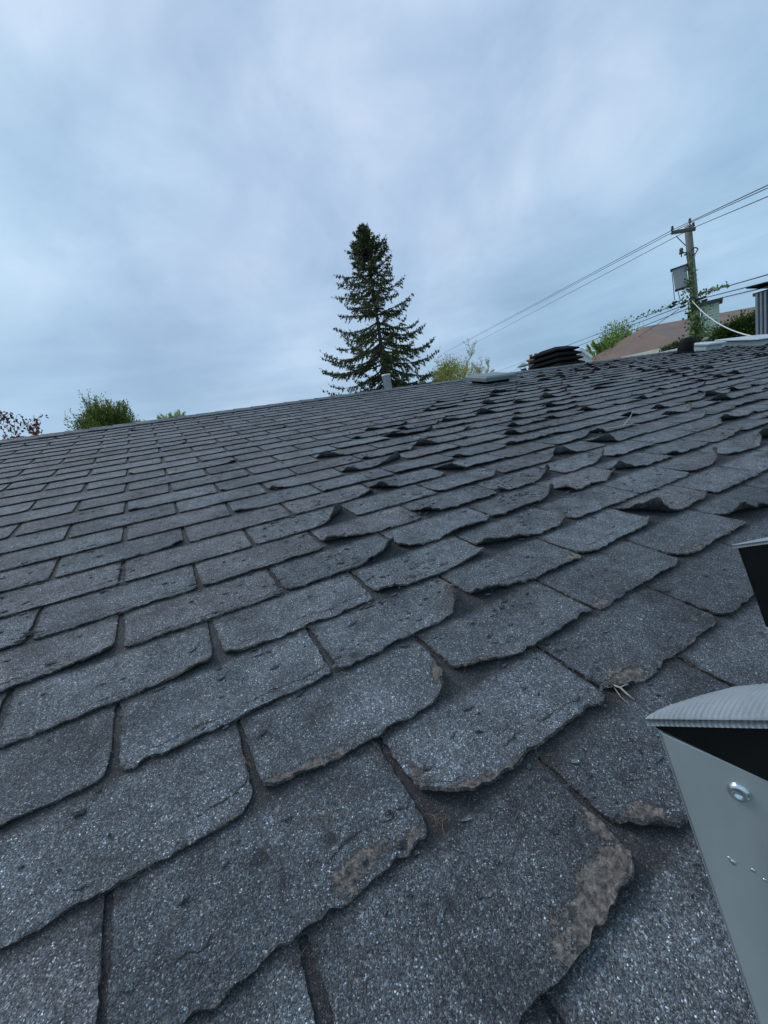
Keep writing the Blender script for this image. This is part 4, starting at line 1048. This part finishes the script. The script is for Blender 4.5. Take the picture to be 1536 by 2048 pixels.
M_BUD = leaf_mat('pale_buds', (.24, .25, .12), (.60, .60, .34), trans=.35); M_YEL = leaf_mat('yellow_green_leaves', (.20, .20, .03), (.62, .58, .14), trans=.4)
M_LIME = leaf_mat('spring_green_leaves', (.10, .16, .03), (.42, .56, .17), trans=.4); M_THU = leaf_mat('cedar_foliage', (.05, .075, .014), (.30, .34, .09), trans=.3)
M_RED = leaf_mat('dark_red_leaves', (.05, .012, .012), (.24, .06, .05), trans=.3); M_HED = leaf_mat('hedge_leaves', (.02, .04, .008), (.19, .25, .05), trans=.25); M_VINE = leaf_mat('vine_leaves', (.04, .065, .02), (.22, .30, .11), trans=.2)
M_PBARK = wood('pale_twigs', (0.46, 0.42, 0.33)); M_RBARK = wood('red_brown_twigs', (0.055, 0.025, 0.022)); M_GBARK = wood('green_brown_twigs', (0.07, 0.065, 0.03))
twig_tree('budding_tree', 'bare pale tree just coming into bud right of the spruce', 'tree', 908, 686, 27, 3.4, 4, M_BUD, 6500, .04, 5, M_PBARK, up=.12, spread=.55, trunk_frac=.58, r0=.22, lsz=(.08, .04), kids=(2, 3, 3))


def bush(name, label, px, pyt, D, hw, hh, m, n, lsz, seed, cat='shrub', cone=.6, wisp=0, upb=.6, bark=M_GBARK, wl=1.0):
    """dense shrub: its top is seen at (px, pyt); hw/hh half width and height of the leafy mass in metres"""
    r = random.Random(seed); rs = np.random.RandomState(seed); top = at(px, pyt, D); base = np.array([top[0], top[1], 0.0])
    t = empty(name, base, label, cat)
    MB().tube([base, base + [0, 0, top[2] * .5], base + [0, 0, top[2] * .85]], [.07, .05, .02], 7).build('stem', bark, t)
    P = []; Dv = []; SH = []
    cz = top[2] - hh
    cl = [(rs.normal(size=3), r.uniform(.1, .9), r.uniform(.18, .34)) for _ in range(90)]
    for c_, s_, rr_ in cl:
        c_ = c_ / np.linalg.norm(c_); c_ = c_ * (.55 + .45 * r.random())
        k = int(n / 90); zf = c_[2]; wf_ = hw * (1 - cone * max(0, zf))
        cen = np.array([base[0] + c_[0] * wf_, base[1] + c_[1] * wf_, cz + zf * hh * .95])
        q = np.clip(rs.normal(size=(k, 3)), -1.7, 1.7) * rr_ * hw * .68 * np.array([1, 1, 1.2]); P.append(cen + q); Dv.append(q * .6 / (hw * .3) + np.array([c_[0] * .6, c_[1] * .6, upb]) + rs.normal(size=(k, 3)) * .35); SH.append(np.full(k, s_ * .75) + rs.uniform(-.2, .25, k))
    if wisp:
        mb = MB()
        for i in range(wisp):
            a = r.random() * 2 * PI; o_ = hw * r.random() * .8; p0 = np.array([base[0] + o_ * math.cos(a), base[1] + o_ * math.sin(a), cz + hh * .4]); d = np.array([math.cos(a) * .55 * r.random() * 1.6, math.sin(a) * .55 * r.random() * 1.6, 1.0]); l = wl * hh * r.uniform(.35, .72)
            pts = [p0 + d * l * u_ + np.array([math.sin(u_ * 3 + i), math.cos(u_ * 2 + i), 0]) * .05 * l for u_ in np.linspace(0, 1, 6)]; mb.tube(pts, np.linspace(.012, .004, 6), 4, False)
            for u_ in np.linspace(.2, 1, 20):
                pj = p0 + d * l * u_; k = 7; P.append(np.tile(pj, (k, 1)) + rs.normal(size=(k, 3)) * .015); Dv.append(rs.normal(size=(k, 3)) * .6 + d + UP * .2); SH.append(rs.uniform(.2, .9, k))
        mb.build('shoots', bark, t)
    P = np.vstack(P); Dv = np.vstack(Dv); SH = np.concatenate(SH)
    blades(P, Dv, rs.uniform(.6, 1.3, len(P)) * lsz[0], rs.uniform(.7, 1.2, len(P)) * lsz[1], rs, SH, 'foliage', m, t)['kind'] = 'stuff'
    return t


bush('yellow_shrub', 'bright yellow-green shrub low between the spruce and the grey vent', 900, 722, 22, 1.0, 1.0, M_YEL, 12000, (.07, .035), 8, cone=.3)
bush('cedar_bush', 'green cedar bush with wispy top poking over the ridge at the left', 203, 806, 12, .72, .85, M_THU, 34000, (.055, .02), 9, wisp=14, cone=.5)
twig_tree('wispy_cedar', 'thin bare-topped cedar shoot rising out of the green bush at the left', 'shrub', 172, 784, 12.4, .9, 3, M_THU, 900, .02, 12, M_GBARK, trunk_frac=.72, r0=.05, lsz=(.05, .018))
bush('small_green_bush', 'small pale green bush tip just showing over the ridge', 345, 829, 14, .5, .6, M_LIME, 3500, (.05, .02), 10, wisp=24, cone=.3)
twig_tree('red_maple', 'dark red leafed shrub at the far left edge beyond the ridge', 'shrub', -78, 826, 9, .6, 4, M_RED, 9000, .035, 13, M_RBARK, up=.1, spread=.5, trunk_frac=.62, r0=.07, lsz=(.055, .035), kids=(2, 3, 3))
bush('spring_tree', 'bright spring green tree behind the brown roof', 1232, 660, 30, 1.9, 2.2, M_LIME, 26000, (.15, .06), 14, 'tree', wisp=70, cone=.35, upb=1.2, wl=.55)

# hedge right of the pole
hp0 = at(1388, 690, 20.8); hp1 = at(1530, 666, 20.2); 
rs = np.random.RandomState(31); hz0 = at(1400, 676, 20.8)[2]; hz1 = at(1480, 645, 20.3)[2]
hb = empty('hedge', ((hp0 + hp1) / 2) * [1, 1, 0], 'dense green hedge behind the roof between the pole and the flue casing', 'hedge')
P = []; Dv = []; SH = []
for i in range(150):
    u_ = rs.rand(); c_ = hp0 * (1 - u_) + hp1 * u_; ztop = np.interp(u_, [0, .15, .45, .75, 1], [hz0 - .15, hz0, hz1 - .15, hz1 + .04, hz1 + .03]); zc = ztop - .12 - rs.rand() ** 1.3 * 1.3
    cen = np.array([c_[0], c_[1], zc]) + np.array([rs.normal() * .1, rs.normal() * .28, 0]); k = 130; q = rs.normal(size=(k, 3)) * .14; P.append(cen + q); Dv.append(q * 4 + UP * .6 + rs.normal(size=(k, 3)) * .4); SH.append(np.clip(rs.rand() * .8 + rs.uniform(-.15, .15, k), 0, 1))
blades(np.vstack(P), np.vstack(Dv), .11, .065, rs, np.concatenate(SH), 'foliage', M_HED, hb)['kind'] = 'stuff'
mb = MB()
for i in range(9):
    u_ = (i + .5) / 9; c_ = hp0 * (1 - u_) + hp1 * u_; mb.tube([(c_[0], c_[1], 0), (c_[0] + .05, c_[1], 1.5), (c_[0], c_[1], hz0 - .3)], [.03, .025, .01], 5)
mb.build('stems', M_GBARK, hb)

# vines on the pole and along the upper cable
vn_ = empty('climbing_vine', pbase + [.15, -.1, 0], 'leafy vine climbing the utility pole and its cables', 'vine'); rs = np.random.RandomState(8); r = random.Random(8)
P = []; Dv = []; mb = MB()
for (x0, y0_, x1, y1_, dens, sp) in ((1390, 685, 1374, 505, 170, 5), (1398, 685, 1383, 510, 150, 6), (1388, 690, 1380, 600, 240, 9), (1410, 690, 1398, 600, 260, 14), (1365, 600, 1378, 560, 40, 4), (1384, 700, 1402, 650, 170, 12)):
    k = 10; pts = [at(x0 + (x1 - x0) * j / k + r.gauss(0, 2), y0_ + (y1_ - y0_) * j / k, DP - .3 + r.uniform(-.08, .08)) for j in range(k + 1)]; mb.tube(pts, .008, 4, False)
    for j in range(dens):
        u_ = r.random() ** 1.25; P.append(at(x0 + (x1 - x0) * u_ + r.gauss(0, sp * (1 - .4 * u_)), y0_ + (y1_ - y0_) * u_ + r.gauss(0, 3), DP - .3 + r.gauss(0, .12))); Dv.append(rs.normal(size=3) + [0, 0, -.2])
for (x0, y0_, x1, y1_, dens) in ((1400, 588, 1462, 568, 90), (1362, 605, 1275, 634, 60)):
    for j in range(dens):
        u_ = r.random() ** 1.4; P.append(at(x0 + (x1 - x0) * u_, y0_ + (y1_ - y0_) * u_ + r.gauss(0, 2.2), DP - .25 - (3.2 * u_ if x1 > x0 else -5.2 * u_ * 0))); Dv.append(rs.normal(size=3))
mb.build('stems', M_GBARK, vn_); blades(P, Dv, .10, .07, rs, rs.rand(len(P)), 'leaves', M_VINE, vn_)['kind'] = 'stuff'

# ------------------------------------------------------------------ neighbouring house with the brown roof
M_BRN = simple('brown_shingle_roof', (0.23, 0.155, 0.125), 0.9, var=0.16, scale=1.2, bump=.3, bscale=14)
RL = at(1287, 654, 28.0); zr = RL[2]; RRt = at_z(1506, 614, zr); RX = RL + (RRt - RL) * 1.6
rd = (RX - RL); rd /= np.linalg.norm(rd); pd = np.array([rd[1], -rd[0], 0]); pd = pd if pd @ (CW - RL) > 0 else -pd
ze = zr - 2.05; hwid_ = 5.2
EL = RL + pd * hwid_ - rd * 1.9; EL[2] = ze; ER = RX + pd * hwid_; ER[2] = ze; BL = RL - pd * hwid_ - rd * 3.6; BL[2] = ze; BR = RX - pd * hwid_; BR[2] = ze
nh = empty('neighbour_house', ((EL + BR) / 2) * [1, 1, 0], 'neighbouring house with a brown hipped roof beyond the utility pole', 'house')
print('EL', proj_w(EL), 'ER', proj_w(ER), 'BL', proj_w(BL), 'RL', proj_w(RL), 'D', np.linalg.norm((EL - CW)[:2]), 'z', zr, ze, 'spruce', nsp)
dz_ = np.array([0, 0, -.12]); mb = MB(); P8 = [EL, ER, RX, RL, BL, BR]; v = P8 + [p + dz_ for p in P8]
mb.add(v, [(0, 1, 2, 3), (0, 3, 4), (4, 3, 2, 5), (1, 5, 2), (6, 9, 8, 7), (6, 10, 9), (10, 11, 8, 9), (7, 8, 11), (0, 6, 7, 1), (4, 10, 6, 0), (5, 11, 10, 4), (1, 7, 11, 5)])
nroof = mb.build('roof', M_BRN, nh)
ins = .45; W4 = [EL - pd * ins + rd * ins, ER - pd * ins - rd * ins, BR + pd * ins - rd * ins, BL + pd * ins + rd * ins]
MB().prism([p * [1, 1, 0] for p in W4], (0, 0, ze - .13)).build('wall', M_SIDING, nh)
for a_, b_ in ((EL, ER), (BL, EL)):
    dvec = (b_ - a_) / np.linalg.norm(b_ - a_); nrm = np.cross(dvec, UP)
    if nrm @ (CW - a_) < 0: nrm = -nrm
    MB().prism([a_ + nrm * .01, b_ + nrm * .01, b_ + nrm * .01 - UP * .2, a_ + nrm * .01 - UP * .2], nrm * .03).build('fascia', M_TRIM, nh)
    MB().prism([a_ + nrm * .045 - UP * .02, b_ + nrm * .045 - UP * .02, b_ + nrm * .045 - UP * .13, a_ + nrm * .045 - UP * .13], nrm * .10).build('gutter', M_WOODT, nh)
# small rooftop vent near the ridge
c_ = RL + rd * 2.6 + pd * .25; c_[2] = zr - .02
mv = MB().box(c_ + UP * .12, rd * .13, pd * .13, UP * .16).build('roof_vent', M_BLACKMETAL, nh); MB().box(c_ + UP * .30, rd * .22, pd * .2, UP * .035).build('hood', M_BLACKMETAL, mv)
# sided chimney chase
a1, a2 = at(1402, 640, 23.0), at(1439, 632, 23.0); ztp = at(1420, 607, 23.0)[2]; ad = (a2 - a1) * [1, 1, 0]; cwid = np.linalg.norm(ad); ad /= cwid; an = np.array([ad[1], -ad[0], 0]); an = an if an @ (CW - a1) > 0 else -an
cen = (a1 + a2) / 2
chz0 = ze - .6
M_PGS = simple('pale_green_siding', (0.50, 0.55, 0.46), 0.6, var=.06)
cm = MB().box(np.array([cen[0], cen[1], (ztp + chz0) / 2]) - an * .5, ad * cwid * .5, an * .5, UP * (ztp - chz0) / 2).build('chimney', M_PGS, nh); cm['label'] = 'pale sided chimney chase with a dark cap'
nbd = int((ztp - chz0) / .11)
for i in range(nbd):
    z = chz0 + i * .11; c_ = np.array([cen[0], cen[1], z + .055])
    MB().prism([c_ - ad * cwid * .5 + an * .001 - UP * .055, c_ - ad * cwid * .5 + an * .022 - UP * .055, c_ - ad * cwid * .5 + an * .005 + UP * .055], ad * cwid).build('siding_board', M_PGS, cm)
MB().box(np.array([cen[0], cen[1], ztp + .05]) - an * .5, ad * (cwid * .5 + .12), an * .62, UP * .05).build('cap', simple('dark_green_cap', (.05, .06, .05), .6), cm)

# low lean-to roof edge with pale trim in front of the brown roof, and a small white gable
def strip(name, pts0, pts1, thick, m, label, cat):
    return tag(MB().prism(list(pts0) + list(pts1)[::-1], (0, 0, -thick)).build(name, m), label, cat)


sh_ = empty('garden_shed', at(1300, 716, 16.6) * [1, 1, 0], 'low outbuilding with weathered pale roof edge in front of the brown roof', 'shed')
za1 = at(1215, 729, 16.5); za2 = at(1392, 689, 15.6); dsh = (za2 - za1); nsh = np.cross(dsh, UP); nsh /= np.linalg.norm(nsh); nsh = nsh if nsh @ (CW - za1) < 0 else -nsh
zb1 = za1 + nsh * 1.1 + UP * .20; zb2 = za2 + nsh * 1.1 + UP * .20
MB().prism([za1, za2, zb2, zb1], (0, 0, -.04)).build('roof', simple('mossy_pale_roof', (.36, .34, .27), .85, var=.35, scale=2.5), sh_)
MB().prism([za1 - nsh * .02 + UP * .01, za2 - nsh * .02 + UP * .01, za2 - nsh * .02 - UP * .11, za1 - nsh * .02 - UP * .11], -nsh * .02).build('fascia', M_TRIM, sh_)
MB().prism([p * [1, 1, 0] for p in (za1 + nsh * .15, za2 + nsh * .15, zb2 - nsh * .1, zb1 - nsh * .1)], (0, 0, min(za1[2], za2[2]) - .05)).build('wall', M_SIDING, sh_)
# dark creeper lying on the end of that edge
rs = np.random.RandomState(17); P = []; Dv = []
for i in range(1500):
    u_ = rs.rand() ** .8; q = za1 * (1 - (.62 + .38 * u_)) + za2 * (.62 + .38 * u_); P.append(q + nsh * rs.uniform(0, .7) + UP * (rs.uniform(0, .14) + .10 * u_)); Dv.append(rs.normal(size=3) + [0, 0, .4])
cr_ = empty('creeper', za2 * [1, 1, 0], 'dark green creeper lying over the end of the pale roof edge below the pole', 'creeper')
blades(P, Dv, .09, .05, rs, rs.rand(len(P)) * .5, 'leaves', M_VINE, cr_)['kind'] = 'stuff'
MB().tube([za2 * [1, 1, 0] - nsh * .05, za2 - nsh * .05], .02, 5).build('stem', M_GBARK, cr_)

# white gable with corrugated edge behind the black ventilator
g1, g2, g3 = at(1148, 727, 19), at(1184, 716, 19), at(1163, 700, 19)
sg = empty('white_gable', g1 * [1, 1, 0], 'small white roof edge beside the black ventilator', 'roof edge')
nn2 = np.cross(g2 - g1, UP); nn2 /= np.linalg.norm(nn2); nn2 = nn2 if nn2 @ (CW - g1) > 0 else -nn2
MB().prism([g1 * [1, 1, 0], g2 * [1, 1, 0], g2, g3, g1 + (g3 - g1) * .3 + UP * .1, g1], -nn2 * 1.2).build('gable_wall', M_SIDING, sg)
for a_, b_ in ((g3 - (g2 - g3) * .0, g2), (g1 + UP * .12, g3)):
    dv2 = (b_ - a_) / np.linalg.norm(b_ - a_); u2 = np.cross(nn2, dv2)
    MB().box((a_ + b_) / 2 + nn2 * .06 + UP * .03, dv2 * np.linalg.norm(b_ - a_) * .53, u2 * .05, nn2 * .06).build('trim_board', M_TRIM, sg)

# distant flues left of the ventilator
for (px, py0, py1, w_, m_, nm, lab, kind_) in ((1046, 752, 727, .10, M_GALV, 'metal_flue', 'small galvanised flue with a rain cap left of the black ventilator', 'cap'), (1067, 745, 716, .16, simple('pink_brick', (.26, .17, .15), .9, var=.3, scale=20), 'brick_chimney', 'little pinkish chimney just left of the black ventilator', 'sq')):
    tp = at(px, py1, 16); bs = tp * [1, 1, 0]; e_ = empty(nm, bs, lab, 'chimney')
    if kind_ == 'cap':
        MB().lathe(bs, UP, [(w_, 0), (w_, tp[2] - .18)], 14).build('pipe', m_, e_, True)
        MB().lathe(bs + UP * (tp[2] - .10), UP, [(w_ * 2.0, 0), (w_ * 2.0, .03), (w_ * 1.2, .07), (.02, .12)], 14).build('rain_cap', m_, e_)
        for q in range(3): MB().tube([bs + UP * (tp[2] - .22) + np.array([math.cos(q * 2.1), math.sin(q * 2.1), 0]) * w_ * .95, bs + UP * (tp[2] - .09) + np.array([math.cos(q * 2.1), math.sin(q * 2.1), 0]) * w_ * 1.2], .008, 4).build('bracket', m_, e_)
    else:
        MB().box(bs + UP * (tp[2] - .05) / 2, hor * w_, tow * w_, UP * (tp[2] - .05) / 2).build('shaft', m_, e_)
        MB().box(bs + UP * (tp[2] - .06), hor * w_ * 1.25, tow * w_ * 1.25, UP * .03).build('coping', m_, e_)
        for q in (-.5, .5): MB().lathe(bs + UP * (tp[2] - .03) + hor * w_ * q, UP, [(.06, 0), (.05, .16)], 10).build('chimney_pot', simple('clay_pot', (.24, .12, .09), .8), e_)
